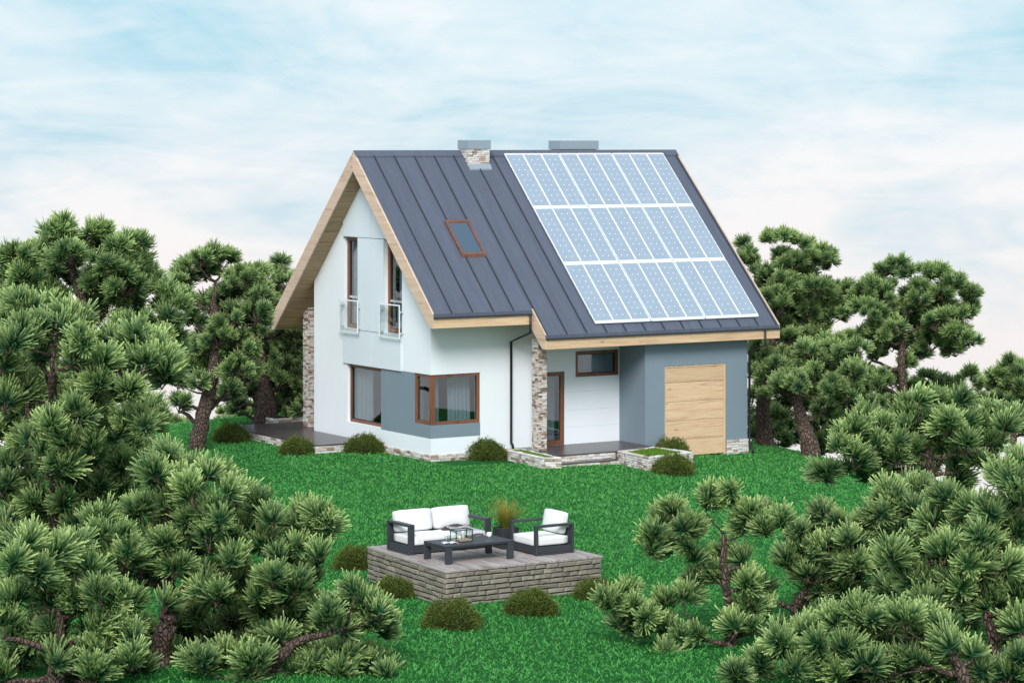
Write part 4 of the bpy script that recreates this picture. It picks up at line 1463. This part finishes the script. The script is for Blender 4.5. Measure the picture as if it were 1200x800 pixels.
# folded striped throw over the right seat of the sofa
bl = thing('blanket', 'grey and dark striped throw folded over the right end of the sofa', 'blanket', (-9.12, -16.9, Z + 0.34))
nu, nv = 26, 22
Vv = np.zeros((nu * nv, 3)); uvb = np.zeros((nu * nv, 2))
for i in range(nu):
    for jj in range(nv):
        a = i / (nu - 1); b2 = jj / (nv - 1)
        x = -9.42 + 0.56 * a
        y = -17.30 + 0.52 * b2 + 0.16 * a
        top = Z + 0.348 + 0.010 * math.sin(9 * a + 3 * b2) + 0.10 * max(0, b2 - 0.35) * (1 - 0.4 * a)
        z = top
        if b2 < 0.22:       # hangs over the front edge
            z = top - (0.22 - b2) * 0.75
            y = -17.285 + 0.02 * math.sin(11 * a) + (0.22 * 0.52 + 0.16 * a) * 0.05
        Vv[i * nv + jj] = (x, y, z); uvb[i * nv + jj] = (b2, a)
Fb = np.array([[i * nv + jj, (i + 1) * nv + jj, (i + 1) * nv + jj + 1, i * nv + jj + 1] for i in range(nu - 1) for jj in range(nv - 1)])
ob = np_mesh('cloth', Vv - np.array(wloc(bl)), Fb, 'striped_fabric', bl, uv=uvb, smooth=True)
sol = ob.modifiers.new('thickness', 'SOLIDIFY'); sol.thickness = 0.022; sol.offset = 1
dk = thing('throw_pillow', 'small dark brown pillow lying behind the striped throw on the sofa', 'pillow', (-9.25, -16.74, Z + 0.34))
pad('cover', (-9.46, -16.86, Z + 0.345), (-9.02, -16.66, Z + 0.44), dk, 'dark_fabric', 0.045, 0.03, rot=(math.radians(-9), 'Y'), piv=(-9.02, 0, Z + 0.345))

# pot of ornamental grass
potc = (-8.395, -17.394)
pot = thing('potted_grass', 'dark square pot with golden ornamental grass between sofa and armchair', 'potted plant', (*potc, Z))
pw = 0.19
pm = MB()
ph_ = 0.40
pm.box((potc[0] - pw, potc[1] - pw, Z), (potc[0] + pw, potc[1] - pw + 0.025, Z + ph_)).box((potc[0] - pw, potc[1] + pw - 0.025, Z), (potc[0] + pw, potc[1] + pw, Z + ph_))
pm.box((potc[0] - pw, potc[1] - pw + 0.025, Z), (potc[0] - pw + 0.025, potc[1] + pw - 0.025, Z + ph_)).box((potc[0] + pw - 0.025, potc[1] - pw + 0.025, Z), (potc[0] + pw, potc[1] + pw - 0.025, Z + ph_))
pm.obj('pot', 'anthracite_pot', pot, bevel=0.005)
box('soil', (potc[0] - pw + 0.026, potc[1] - pw + 0.026, Z + 0.01), (potc[0] + pw - 0.026, potc[1] + pw - 0.026, Z + ph_ - 0.05), 'soil', pot)
n = 420
an = rng.uniform(0, 2 * np.pi, n); sp_ = rng.uniform(0, 1, n) ** 0.8
L = rng.uniform(0.35, 0.70, n)
segs = 4
d = np.stack([np.cos(an), np.sin(an), np.zeros(n)], 1)
sdv = np.stack([-np.sin(an), np.cos(an), np.zeros(n)], 1)
root = np.array([*potc, Z + ph_ - 0.05]) + d * rng.uniform(0, 0.10, n)[:, None]
Vv = np.zeros((n, segs + 1, 2, 3)); uvg = np.zeros((n, segs + 1, 2, 2))
for k in range(segs + 1):
    t_ = k / segs
    ang = (0.05 + 0.68 * sp_) * (0.6 + 0.7 * t_)
    c = root + d * (L * t_ * np.sin(ang))[:, None] + np.array([0, 0, 1]) * (L * t_ * np.cos(ang))[:, None]
    wd = 0.010 * (1 - 0.8 * t_)
    Vv[:, k, 0] = c - sdv * wd / 2; Vv[:, k, 1] = c + sdv * wd / 2
    uvg[:, k, :, 1] = t_
uvg[:, :, :, 0] = rng.random(n)[:, None, None]
base_i = (np.arange(n) * (segs + 1) * 2)[:, None]
Fg = np.concatenate([base_i + np.array([[2 * k, 2 * k + 1, 2 * k + 3, 2 * k + 2]]) for k in range(segs)], 0)
np_mesh('leaves', Vv.reshape(-1, 3) - np.array(wloc(pot)), Fg, 'golden_blade', pot, uv=uvg.reshape(-1, 2))

# ------------------------------------------------------------------ pines
def cluster_template(seed, n=150, Ln=0.36):
    r = np.random.default_rng(seed)
    # directions from the twig end: a full brush, opening upwards
    c0 = 1 - 1.25 * r.random(n) ** 0.85
    th = np.arccos(c0); ph = r.uniform(0, 2 * np.pi, n)
    d = np.stack([np.sin(th) * np.cos(ph), np.sin(th) * np.sin(ph), np.cos(th)], 1)
    root = np.stack([0 * th, 0 * th, r.uniform(-0.10, 0.06, n)], 1) + d * 0.012
    L = Ln * r.uniform(0.62, 1.15, n) * (0.86 + 0.14 * c0)
    side = np.cross(d, r.normal(0, 1, (n, 3))); side /= np.linalg.norm(side, axis=1)[:, None]
    mid = root + d * (L * 0.55)[:, None]
    tip = root + d * L[:, None] + np.array([0, 0, 0.085]) * (1.15 - c0)[:, None] + r.normal(0, 0.012, (n, 3))
    w0, w1, w2 = 0.008, 0.0165, 0.0100
    Vv = np.empty((n, 6, 3))
    Vv[:, 0] = root - side * w0; Vv[:, 1] = root + side * w0
    Vv[:, 2] = mid - side * w1; Vv[:, 3] = mid + side * w1
    Vv[:, 4] = tip - side * w2; Vv[:, 5] = tip + side * w2
    t_ = np.tile(np.array([0, 0, 0.55, 0.55, 1, 1]), (n, 1))
    F = np.concatenate([np.arange(n)[:, None] * 6 + np.array([[0, 1, 3, 2]]), np.arange(n)[:, None] * 6 + np.array([[2, 3, 5, 4]])], 0)
    rn = r.random(n)
    return Vv.reshape(-1, 3), F, t_.reshape(-1), np.repeat(rn, 6)


CT = [cluster_template(100 + i) for i in range(8)]


def rot_to(zdir):
    z = zdir / np.linalg.norm(zdir)
    a = rng.normal(0, 1, 3)
    x = np.cross(a, z); x /= np.linalg.norm(x)
    y = np.cross(z, x)
    return np.stack([x, y, z], 1)


def catmull(P, m=5):
    P = [np.array(p, float) for p in P]
    P = [2 * P[0] - P[1]] + P + [2 * P[-1] - P[-2]]
    out = []
    for i in range(1, len(P) - 2):
        for k in range(m):
            t_ = k / m
            out.append(0.5 * ((2 * P[i]) + (-P[i - 1] + P[i + 1]) * t_ + (2 * P[i - 1] - 5 * P[i] + 4 * P[i + 1] - P[i + 2]) * t_ ** 2 + (-P[i - 1] + 3 * P[i] - 3 * P[i + 1] + P[i + 2]) * t_ ** 3))
    out.append(P[-2])
    return out


def pine(label, D, trunk_px, pads_px, r0, size=1.0, spread=1.0, seed=1, dens=1.0, tone=0.5, fill=True):
    """trunk_px: measured points low to high; pads_px: (u, v, radius px[, depth shift m])"""
    R = np.random.default_rng(seed)
    ppm = FPX / D
    tr = [at(q[0], q[1], D + (q[2] if len(q) > 2 else 0) + (0 if i == 0 else R.uniform(-0.12, 0.12))) for i, q in enumerate(trunk_px)]
    base = tr[0]
    gz = float(ground_z(base[0], base[1])) - 0.25
    if base[2] > gz + 0.05:
        k = max(1, int((base[2] - gz) / 1.2))
        lowp = [np.array([base[0] + 0.08 * math.sin(q * 2.1), base[1] + 0.08 * math.cos(q), gz + (base[2] - gz) * q / k]) for q in range(k)]
        tr = lowp + tr
    root = tr[0]
    t = thing('pine_tree', label, 'pine tree', tuple(root), 'pines around the house')
    off = root
    path = catmull(tr, 5)
    tot = len(path)
    rad = [r0 * (1.25 - 0.25 * min(1, i / 4)) * (1 - 0.80 * (i / (tot - 1)) ** 1.0) for i in range(tot)]
    nodes = [dict(p=path[i], par=i - 1, trunk=True, r=rad[i]) for i in range(tot)]
    pads = []
    for q in pads_px:
        u, v, rp = q[:3]
        rm = rp * 1.06 / ppm
        dd = q[3] if len(q) > 3 else R.uniform(-1, 1) * min(1.1, 1.6 * rm) * spread
        pads.append((at(u, v, D + dd), rm))
    if fill:
        for q in pads_px:
            u, v, rp = q[:3]
            an_ = R.uniform(0, 2 * math.pi); ro = rp * R.uniform(0.2, 0.8)
            pads.append((at(u + ro * math.cos(an_), v + abs(ro * math.sin(an_)) * 0.9, D + R.uniform(0.35, 1.5)), rp / ppm))
    pads.sort(key=lambda a: min(np.linalg.norm(a[0] - n_['p']) for n_ in nodes))
    limbs = {}      # trunk node -> list of tubes
    twigs = MB()
    clusters = []
    for c, rm in pads:
        foot = c - np.array([0, 0, rm * 0.45])
        best, bi = 1e9, 0
        for i, n_ in enumerate(nodes):
            if n_['trunk'] and i < tot * 0.22:
                continue
            dv = foot - n_['p']
            dist = np.linalg.norm(dv)
            pen = max(0, n_['p'][2] - foot[2]) * 1.2 + (0.0 if n_['trunk'] else 0.12)
            if dist + pen < best:
                best, bi = dist + pen, i
        src = nodes[bi]
        a = src['p']; dv = foot - a; dist = np.linalg.norm(dv)
        nseg = max(2, int(dist / 0.22))
        prev = bi
        rb = min(src['r'] * 0.72, 0.035 + 0.035 * dist + 0.02 * rm)
        hor = np.array([dv[0], dv[1], 0]); sidev = np.cross(dv / (dist + 1e-6), [0, 0, 1])
        w1_ = R.uniform(-0.12, 0.12) * dist; sag = R.uniform(-0.10, 0.10) * dist
        pts = [a]; rads = [rb]
        topid = bi if src['trunk'] else src['top']
        for k in range(1, nseg + 1):
            t_ = k / nseg
            p = a + dv * t_ + sidev * w1_ * math.sin(math.pi * t_) + np.array([0, 0, sag * math.sin(math.pi * t_) - 0.06 * dist * math.sin(2 * math.pi * t_)]) + R.normal(0, 0.012, 3)
            rr = rb * (1 - 0.55 * t_)
            nodes.append(dict(p=p, par=prev, trunk=False, r=rr, top=topid))
            prev = len(nodes) - 1
            pts.append(p); rads.append(rr)
        limbs.setdefault(topid, MB()).tube(pts, rads, 7)
        # clusters of the pad
        ncl = max(2 if rm > 0.22 and size > 0.0 and R.random() < 0.7 else 1, int(round(dens * 1.75 * (rm / (0.36 * size)) ** 2)))
        for _ in range(ncl):
            for _try in range(6):
                dr = R.normal(0, 1, 3); dr /= np.linalg.norm(dr)
                if dr[2] > -0.35:
                    break
            rad_ = max(0.07, rm - 0.17 * size)
            cc = c + dr * np.array([rad_, rad_, rad_ * 0.75]) * R.uniform(0.6, 1.1)
            ax = dr * 0.8 + np.array([0, 0, 0.7])
            clusters.append((cc, ax, size * R.uniform(0.82, 1.10), R.random()))
            if np.linalg.norm(cc - foot) > 0.08:
                limbs[topid].tube([foot, foot * 0.45 + cc * 0.55 - np.array([0, 0, 0.03]), cc], [0.016, 0.012, 0.008], 4)
    # trunk mesh with rough bark relief
    tm = MB().tube([tuple(p) for p in path], rad, 12)
    ref = []
    for v in tm.v:
        f = 0.10 * r0 * math.sin(v[2] * 9 + v[0] * 13) * math.sin(v[1] * 17 + v[2] * 5)
        ref.append((v[0] + f, v[1] - f, v[2] + f * 0.3))
    tm.v = ref
    to = tm.obj('trunk', 'pine_bark', t, smooth=True)
    for mb in limbs.values():
        mb.obj('limb', 'pine_bark', t, smooth=True)
    Vs, Fs, Us = [], [], []
    k0 = 0
    for cc, ax, s_, tint in clusters:
        Vt, Ft, tt, rn = CT[R.integers(len(CT))]
        M = rot_to(ax)
        Vs.append((Vt * s_) @ M.T + (cc - off))
        Fs.append(Ft + k0); k0 += len(Vt)
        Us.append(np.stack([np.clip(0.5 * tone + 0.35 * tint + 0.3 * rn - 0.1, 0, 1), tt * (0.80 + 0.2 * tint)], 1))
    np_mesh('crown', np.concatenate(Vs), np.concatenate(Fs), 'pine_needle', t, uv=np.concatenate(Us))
    return len(clusters)


ncl = 0
# ---- behind and left
ncl += pine('tall wide pine at the far left, its rounded top against the sky', 62, [(112, 560), (105, 470), (108, 400), (93, 345), (86, 320), (85, 296)],
     [(25, 298, 24), (48, 302, 30), (35, 325, 26), (72, 275, 20), (78, 300, 24), (62, 318, 26), (78, 262, 13), (60, 268, 10), (112, 285, 20), (104, 272, 13), (122, 272, 14), (135, 288, 20), (165, 286, 18), (150, 283, 12),
      (130, 315, 32), (160, 312, 24), (145, 335, 28), (118, 330, 24), (180, 330, 20), (160, 355, 24), (125, 355, 22), (195, 350, 26), (190, 372, 22), (210, 358, 12), (15, 335, 34), (45, 345, 28),
      (8, 365, 30), (70, 345, 22), (35, 372, 30), (70, 378, 28), (100, 375, 26), (140, 380, 25), (172, 388, 25), (5, 305, 10), (190, 400, 22), (205, 395, 16)], 0.24, 0.86, seed=1, dens=1.35, tone=0.55, fill=True)
ncl += pine('slender leaning pine standing on the lawn edge left of the house', 74, [(232, 516), (240, 478), (247, 446), (252, 410), (250, 370), (252, 330)],
     [(220, 316, 20), (235, 306, 17), (212, 330, 12), (252, 297, 14), (244, 315, 16), (268, 300, 13), (222, 352, 11), (284, 330, 24), (300, 322, 18), (305, 345, 22), (272, 345, 22), (250, 358, 22), (230, 375, 16),
      (275, 372, 26), (300, 368, 22), (258, 396, 22), (228, 405, 16), (240, 425, 24), (222, 430, 14), (275, 432, 22), (262, 415, 22), (285, 405, 24), (205, 445, 16), (212, 470, 14), (232, 448, 14), (270, 455, 14), (245, 390, 20)], 0.27, 0.74, seed=2, dens=1.5, tone=0.25, fill=True)
ncl += pine('thick-trunked dark pine rising from behind the dark terrace', 80, [(311, 498), (312, 476), (306, 446), (302, 410), (308, 370), (316, 330)],
     [(328, 306, 11), (320, 322, 18), (338, 330, 18), (332, 355, 26), (308, 350, 20), (312, 385, 28), (342, 385, 24), (345, 350, 20), (300, 415, 26), (328, 420, 28), (350, 425, 24), (285, 440, 24),
      (320, 448, 26), (350, 455, 24), (262, 462, 18), (278, 472, 13), (340, 475, 24), (356, 480, 18), (296, 460, 14), (350, 400, 26), (270, 430, 20), (335, 440, 28)], 0.46, 0.76, seed=3, dens=1.0, tone=0.12, fill=True)
ncl += pine('low pale pine beyond the lawn edge between the two trunks', 88, [(278, 560), (278, 530), (280, 510), (282, 498)],
     [(285, 490, 13), (270, 500, 12), (298, 492, 12), (283, 478, 12), (256, 505, 9), (336, 480, 16), (350, 470, 16), (322, 470, 14), (225, 508, 10), (205, 512, 12), (240, 500, 7), (266, 484, 12), (300, 478, 12), (262, 496, 10), (292, 505, 12), (218, 498, 10)], 0.12, 0.72, seed=4, dens=1.2, tone=0.6, fill=True)
ncl += pine('far dark pine just above the left lawn edge', 84, [(205, 570), (206, 530), (205, 500)],
     [(200, 498, 14), (188, 488, 16), (210, 512, 11), (178, 505, 14), (165, 490, 18), (195, 512, 12)], 0.12, 0.74, seed=5, dens=1.2, tone=0.1, fill=True)
ncl += pine('tall leaning pine with bare curving limbs at the left edge', 47, [(62, 690, 2.5), (64, 600, 2.2), (66, 520, 1.5), (62, 465, 0.5), (62, 430), (61, 400)],
     [(15, 372, 26), (42, 362, 26), (62, 380, 26), (88, 378, 28), (30, 395, 26), (8, 405, 24), (45, 415, 22), (100, 400, 24), (130, 398, 26), (158, 402, 28), (182, 410, 26), (85, 420, 20), (110, 428, 26), (140, 430, 30),
      (170, 432, 26), (195, 435, 16), (150, 455, 20), (118, 450, 20), (190, 420, 16), (65, 480, 26), (45, 498, 26), (88, 486, 26), (105, 498, 22), (35, 515, 18), (70, 508, 22), (152, 490, 24), (170, 498, 20), (140, 505, 18),
      (20, 440, 20), (0, 430, 22), (5, 470, 24), (25, 460, 18), (62, 505, 26, -0.5), (85, 520, 24, -0.4), (45, 530, 24, -0.4), (70, 545, 24, -0.3), (110, 525, 22), (95, 470, 20)], 0.17, 1.0, seed=6, dens=1, tone=0.5, fill=True)
ncl += pine('shaded pine behind the left edge trees', 53, [(30, 720), (30, 600), (35, 520), (30, 460)],
     [(20, 420, 26), (50, 440, 24), (15, 450, 28), (75, 450, 22), (30, 480, 28), (0, 500, 28), (20, 530, 26), (130, 465, 22), (110, 475, 22), (160, 470, 20), (180, 480, 16), (55, 530, 22), (5, 400, 24), (60, 400, 20), (100, 440, 20), (60, 470, 20)],
     0.16, 1.0, seed=7, dens=1.2, tone=0.05, fill=True)  # low tone: shade behind the front trees put into the needle colour
ncl += pine('bushy pine in the middle left, below the bare-limbed one', 49, [(90, 740), (92, 680), (95, 620), (92, 580)],
     [(10, 545, 26), (30, 562, 22), (2, 570, 26), (75, 535, 24), (98, 528, 20), (60, 552, 22), (120, 540, 24), (145, 548, 20), (90, 560, 24), (115, 572, 22), (140, 575, 20), (160, 565, 18), (45, 585, 26), (75, 590, 24), (105, 598, 22), (20, 600, 26),
      (135, 598, 20), (55, 615, 24), (90, 618, 22), (5, 625, 26), (170, 545, 14)], 0.16, 1.0, seed=8, dens=1.0, tone=0.45, fill=True)
ncl += pine('large spreading pine in the left foreground with a trunk at the picture foot', 43.6, [(190, 800), (188, 762), (195, 732), (200, 705, 0.2), (193, 660, 0.6), (198, 610, 0.6), (205, 575, 0.3)],
     [(200, 534, 20), (220, 545, 26), (185, 555, 20), (243, 556, 26), (205, 568, 26), (232, 582, 30), (262, 575, 18), (195, 595, 24), (282, 590, 28), (305, 596, 26), (258, 604, 28), (222, 612, 28), (320, 612, 20), (285, 622, 30), (245, 634, 30),
      (310, 640, 26), (352, 605, 22), (375, 605, 18), (362, 626, 26), (388, 614, 13), (345, 640, 22), (200, 636, 24), (175, 642, 28), (145, 655, 28), (125, 640, 22), (165, 665, 26), (205, 662, 24), (235, 668, 26), (270, 660, 24), (195, 705, 14), (255, 700, 26),
      (278, 680, 24), (238, 690, 16), (320, 680, 26), (345, 690, 24), (330, 705, 24), (365, 672, 20), (130, 622, 26), (160, 600, 24), (115, 605, 20), (330, 655, 20), (375, 650, 14), (300, 700, 18)], 0.21, 0.9, seed=9, dens=1, tone=0.7, fill=True)
ncl += pine('low pine reaching right across the lawn in the left foreground', 42.8, [(305, 830), (318, 785), (330, 768), (352, 750), (385, 742), (405, 735)],
     [(385, 722, 20), (408, 710, 24), (426, 706, 18), (442, 714, 17), (456, 730, 11), (436, 728, 20), (416, 692, 13), (405, 735, 16), (400, 766, 26), (372, 776, 24), (430, 780, 18), (455, 790, 12), (350, 790, 22), (300, 778, 26), (270, 768, 22), (240, 776, 24),
      (225, 795, 20), (285, 795, 26), (330, 745, 14), (395, 790, 24)], 0.13, 0.94, seed=10, dens=1.0, tone=0.65, fill=True)
ncl += pine('low pine in the gap between the lawn and the bare-limbed pine on the left', 52, [(178, 640), (180, 590), (178, 560)],
     [(172, 528, 20), (192, 536, 18), (150, 522, 18), (178, 550, 20), (158, 545, 18), (135, 510, 18), (200, 552, 14)], 0.12, 0.9, seed=24, tone=0.35)
ncl += pine('low shaded pine under the large spreading one in the left foreground', 44.6, [(245, 860), (248, 800), (252, 770), (262, 745)],
     [(232, 722, 20), (250, 745, 24), (282, 728, 22), (312, 745, 22), (342, 722, 22), (150, 762, 22), (180, 782, 24), (305, 715, 18), (362, 758, 20), (268, 705, 18), (352, 702, 20), (212, 772, 22), (330, 772, 22), (130, 792, 22), (290, 762, 24), (240, 785, 24), (398, 778, 20),
      (430, 772, 18), (455, 778, 14), (370, 728, 18), (215, 740, 18), (160, 735, 20), (130, 745, 20), (310, 795, 22), (375, 795, 20)], 0.12, 0.92, seed=23, tone=0.3)  # lowered tone paints the shade under the larger pine into the needles
ncl += pine('dense pine filling the bottom left corner', 42, [(65, 830), (66, 780), (70, 740), (66, 700)],
     [(28, 636, 28), (58, 648, 26), (88, 640, 22), (10, 660, 30), (42, 672, 28), (75, 675, 28), (108, 672, 26), (20, 700, 30), (55, 702, 30), (88, 706, 28), (120, 700, 26), (5, 735, 28), (38, 738, 28), (72, 740, 28), (105, 738, 28), (138, 732, 26),
      (160, 745, 22), (25, 770, 28), (60, 774, 28), (95, 770, 28), (128, 768, 26), (155, 775, 22), (5, 790, 24), (110, 790, 24), (150, 700, 20)], 0.18, 0.96, seed=11, dens=1, tone=0.65, fill=True)
# ---- right, behind the house
ncl += pine('tall pine rising behind the right verge of the roof', 78, [(897, 524), (894, 488), (898, 450), (906, 405), (905, 360)],
     [(870, 284, 9), (874, 302, 15), (895, 322, 15), (905, 346, 18), (887, 340, 14), (899, 278, 12), (919, 276, 12), (912, 300, 13), (938, 284, 12), (930, 308, 16), (950, 306, 16), (966, 300, 16), (972, 306, 10), (940, 325, 20), (918, 330, 18),
      (957, 335, 16), (972, 345, 18), (992, 342, 17), (1000, 355, 14), (965, 364, 20), (915, 362, 18), (902, 380, 20), (985, 364, 16), (892, 365, 16), (925, 398, 16), (915, 420, 18), (895, 410, 18), (945, 400, 18), (960, 395, 14), (940, 362, 17, 0.8), (925, 380, 17, 0.8), (938, 345, 15, 0.7), (955, 380, 16, 0.8), (905, 330, 14, 0.7), (922, 312, 13), (898, 352, 14)], 0.33, 0.74, seed=12, dens=1.6, tone=0.45, fill=True)
ncl += pine('leaning thick-trunked pine beside the garage', 75, [(950, 527), (941, 494), (932, 462), (926, 436)],
     [(915, 452, 17), (938, 450, 18), (896, 440, 11, 1.0), (965, 430, 22), (985, 420, 22), (1000, 435, 18), (950, 412, 20), (975, 405, 18), (1005, 410, 14), (893, 415, 10, 1.2), (910, 430, 18), (975, 455, 20), (995, 465, 20), (965, 478, 16), (925, 440, 16), (896, 462, 9, 0.8), (955, 440, 16)],
     0.31, 0.74, seed=13, dens=1.4, tone=0.2, fill=True)
ncl += pine('rounded pine against the sky on the right with a bare inner trunk', 78, [(1062, 520), (1060, 470), (1056, 430), (1058, 400), (1055, 372)],
     [(1036, 316, 12), (1052, 309, 12), (1060, 320, 11), (1022, 335, 17), (1035, 348, 18), (1012, 345, 16), (1048, 335, 12), (1025, 368, 16), (1038, 372, 14), (1088, 322, 17), (1100, 320, 12), (1078, 335, 12), (1118, 336, 16), (1135, 343, 14), (1142, 358, 13), (1105, 345, 14),
      (1078, 352, 17), (1098, 362, 20), (1125, 368, 17), (1120, 388, 20), (1108, 405, 17), (1130, 395, 14), (1095, 378, 18), (1070, 362, 12), (1035, 392, 18), (1050, 382, 15), (1020, 390, 14), (1048, 402, 14), (1022, 416, 16), (1060, 424, 13), (1080, 415, 13),
      (1010, 440, 20), (995, 455, 18), (1030, 448, 18), (1050, 445, 14), (1078, 378, 17, 0.9), (1062, 346, 13, 0.6), (1090, 396, 17, 0.8), (1074, 397, 14, 0.9), (1046, 362, 15, 0.7), (1062, 378, 13, 1.0), (1100, 385, 16), (1112, 372, 15), (1030, 380, 16), (1012, 360, 14)], 0.20, 0.74, seed=14, dens=1.5, tone=0.4, fill=True)
ncl += pine('dark pines cut off by the right edge of the picture', 79, [(1188, 580), (1188, 520), (1186, 480), (1185, 450)],
     [(1185, 426, 12), (1175, 438, 15), (1196, 436, 14), (1168, 452, 13), (1190, 455, 18), (1175, 470, 16), (1195, 480, 16), (1165, 440, 9), (1182, 490, 14), (1200, 500, 18), (1210, 460, 20)], 0.2, 0.74, seed=15, dens=1.2, tone=0.2, fill=True)
ncl += pine('low dark pine in the gap right of the rounded one', 82, [(1110, 580), (1112, 520), (1112, 480)],
     [(1085, 445, 14), (1102, 450, 15), (1120, 448, 12), (1138, 440, 12), (1145, 450, 10), (1095, 465, 16), (1120, 466, 16), (1070, 455, 16), (1145, 470, 12), (1080, 520, 20), (1050, 515, 20), (1112, 520, 20), (1150, 515, 20), (1030, 500, 18), (1065, 500, 18), (1130, 500, 18), (1095, 500, 18), (1170, 500, 18), (1090, 545, 20), (1060, 540, 20), (1080, 480, 18), (1110, 490, 18), (1140, 490, 16)], 0.14, 0.72, seed=16, dens=1.2, tone=0.3, fill=True)
ncl += pine('dark dense pine behind the leaning pine right of the garage', 86, [(960, 570), (958, 530), (955, 490), (950, 450), (948, 420)],
     [(960, 495, 18), (980, 490, 20), (1000, 495, 20), (920, 478, 16), (915, 500, 16), (885, 490, 16), (880, 470, 16), (940, 470, 16), (1020, 480, 20), (1010, 470, 16), (1040, 475, 16), (970, 512, 16), (882, 510, 14), (1060, 490, 16), (918, 515, 12), (905, 505, 14), (932, 508, 13), (890, 505, 12), (975, 522, 16), (998, 520, 18), (1020, 515, 18), (985, 505, 18), (962, 522, 12), (912, 488, 16), (1040, 510, 18), (900, 475, 14), (930, 400, 18), (960, 385, 18), (985, 400, 18), (905, 395, 16), (940, 430, 20), (975, 440, 20), (1010, 450, 18), (900, 430, 18), (885, 405, 16), (1000, 400, 16), (1020, 460, 16), (950, 460, 20), (925, 455, 20), (890, 450, 16)],
     0.16, 0.76, seed=17, dens=1.0, tone=0.05, fill=True)
# ---- right, middle and near
ncl += pine('broad pine on the right edge of the lawn, half way to the garage', 53, [(1096, 640), (1094, 590), (1092, 562), (1088, 535), (1082, 508)],
     [(1015, 492, 22), (995, 508, 22), (1032, 500, 22), (1020, 520, 26), (1045, 515, 22), (982, 522, 16), (1000, 540, 24), (968, 552, 18), (1015, 555, 20), (1035, 545, 20), (1062, 480, 22), (1075, 468, 16), (1068, 500, 20), (1100, 472, 18), (1120, 468, 16),
      (1092, 488, 16), (1112, 500, 24), (1130, 492, 20), (1155, 492, 22), (1175, 505, 20), (1105, 522, 24), (1132, 520, 24), (1148, 540, 18), (1120, 545, 20), (1160, 520, 20), (1185, 490, 18), (1050, 535, 18), (1125, 560, 16), (1075, 525, 14)], 0.15, 0.94, seed=18, dens=1, tone=0.7, fill=True)
ncl += pine('open pine with bare limbs on the lawn in the right foreground', 45.4, [(853, 800), (856, 762), (857, 735), (853, 700), (848, 660), (848, 625)],
     [(790, 600, 16), (775, 612, 20), (800, 618, 20), (765, 628, 16), (818, 625, 18), (788, 640, 18), (762, 645, 12), (808, 640, 14), (827, 592, 14), (832, 580, 9), (863, 586, 13), (857, 575, 9), (880, 604, 20), (870, 618, 16), (902, 600, 18), (918, 610, 18),
      (898, 622, 16), (850, 650, 18), (870, 655, 16), (828, 668, 20), (850, 680, 22), (872, 682, 20), (812, 680, 16), (800, 700, 18), (782, 708, 16), (878, 712, 22), (862, 732, 18), (884, 735, 14), (903, 715, 18), (915, 735, 13), (812, 655, 10),
      (716, 708, 15), (733, 692, 15), (730, 714, 16), (744, 712, 17), (756, 722, 15), (738, 734, 16), (710, 702, 8), (724, 730, 12), (780, 735, 16), (800, 745, 14), (762, 740, 14), (820, 742, 12), (778, 770, 18), (750, 778, 16), (805, 782, 18), (835, 785, 14), (738, 790, 12), (900, 780, 12)],
     0.155, 0.86, seed=19, dens=1.6, tone=0.6, fill=False)
ncl += pine('dark dense pine beside the open one in the right foreground', 47, [(952, 830), (950, 780), (930, 722), (945, 690), (960, 660)],
     [(925, 636, 18), (940, 650, 22), (925, 660, 18), (958, 622, 20), (985, 610, 22), (1008, 615, 20), (965, 600, 14), (1030, 600, 20), (1048, 590, 18), (1000, 638, 24), (972, 642, 22), (1025, 632, 24), (1048, 625, 22), (948, 672, 20), (975, 668, 20), (1005, 662, 24),
      (1035, 660, 24), (962, 690, 16), (990, 690, 22), (938, 625, 14), (1060, 572, 22), (1085, 575, 20), (1040, 578, 16), (1070, 600, 22), (1018, 690, 22), (1045, 690, 20), (1072, 698, 22), (1100, 712, 22), (1135, 722, 20), (1108, 735, 18), (1185, 740, 20), (1140, 745, 18), (895, 690, 10)], 0.14, 0.88, seed=20, dens=1.1, tone=0.25, fill=True)
ncl += pine('big near pine at the lower right, needles bright against its dark inside', 42.6, [(1170, 830), (1166, 775), (1162, 742), (1152, 705), (1150, 660)],
     [(1140, 592, 26), (1112, 588, 24), (1168, 600, 28), (1195, 590, 26), (1095, 612, 26), (1125, 620, 28), (1155, 628, 28), (1185, 625, 28), (1078, 645, 26), (1105, 650, 28), (1060, 668, 24), (1090, 680, 26), (1135, 658, 28), (1168, 660, 28), (1195, 665, 28),
      (1125, 688, 24), (1163, 708, 24), (1150, 690, 20), (1195, 700, 24), (1198, 735, 22), (1190, 565, 20), (1172, 555, 16), (1195, 545, 18), (1045, 650, 16), (1085, 705, 18)], 0.15, 0.98, seed=21, dens=1, tone=0.75, fill=True)
ncl += pine('low spreading pine along the bottom right of the picture', 41.5, [(1130, 840), (1128, 790), (1110, 765), (1085, 755)],
     [(1000, 712, 22), (1020, 725, 26), (1045, 735, 26), (1005, 742, 26), (1035, 758, 26), (1062, 728, 24), (1075, 748, 20), (980, 728, 20), (1015, 775, 24), (1045, 782, 26), (985, 762, 24), (962, 755, 20), (945, 740, 16), (955, 778, 22), (930, 785, 18), (985, 790, 24), (893, 776, 18), (862, 788, 16), (915, 750, 14), (1115, 755, 20), (1140, 765, 20), (1085, 722, 18),
      (1075, 775, 24), (1100, 780, 22), (1105, 735, 14), (1150, 785, 20), (1190, 770, 24), (1180, 792, 22), (920, 760, 14)], 0.14, 0.92, seed=22, dens=1, tone=0.55, fill=True)
print('clusters', ncl)
bpy.context.view_layer.update()
print('tris', sum(len(m_.loops) - 2 * len(m_.polygons) for m_ in bpy.data.meshes), 'objects', len(bpy.data.objects))
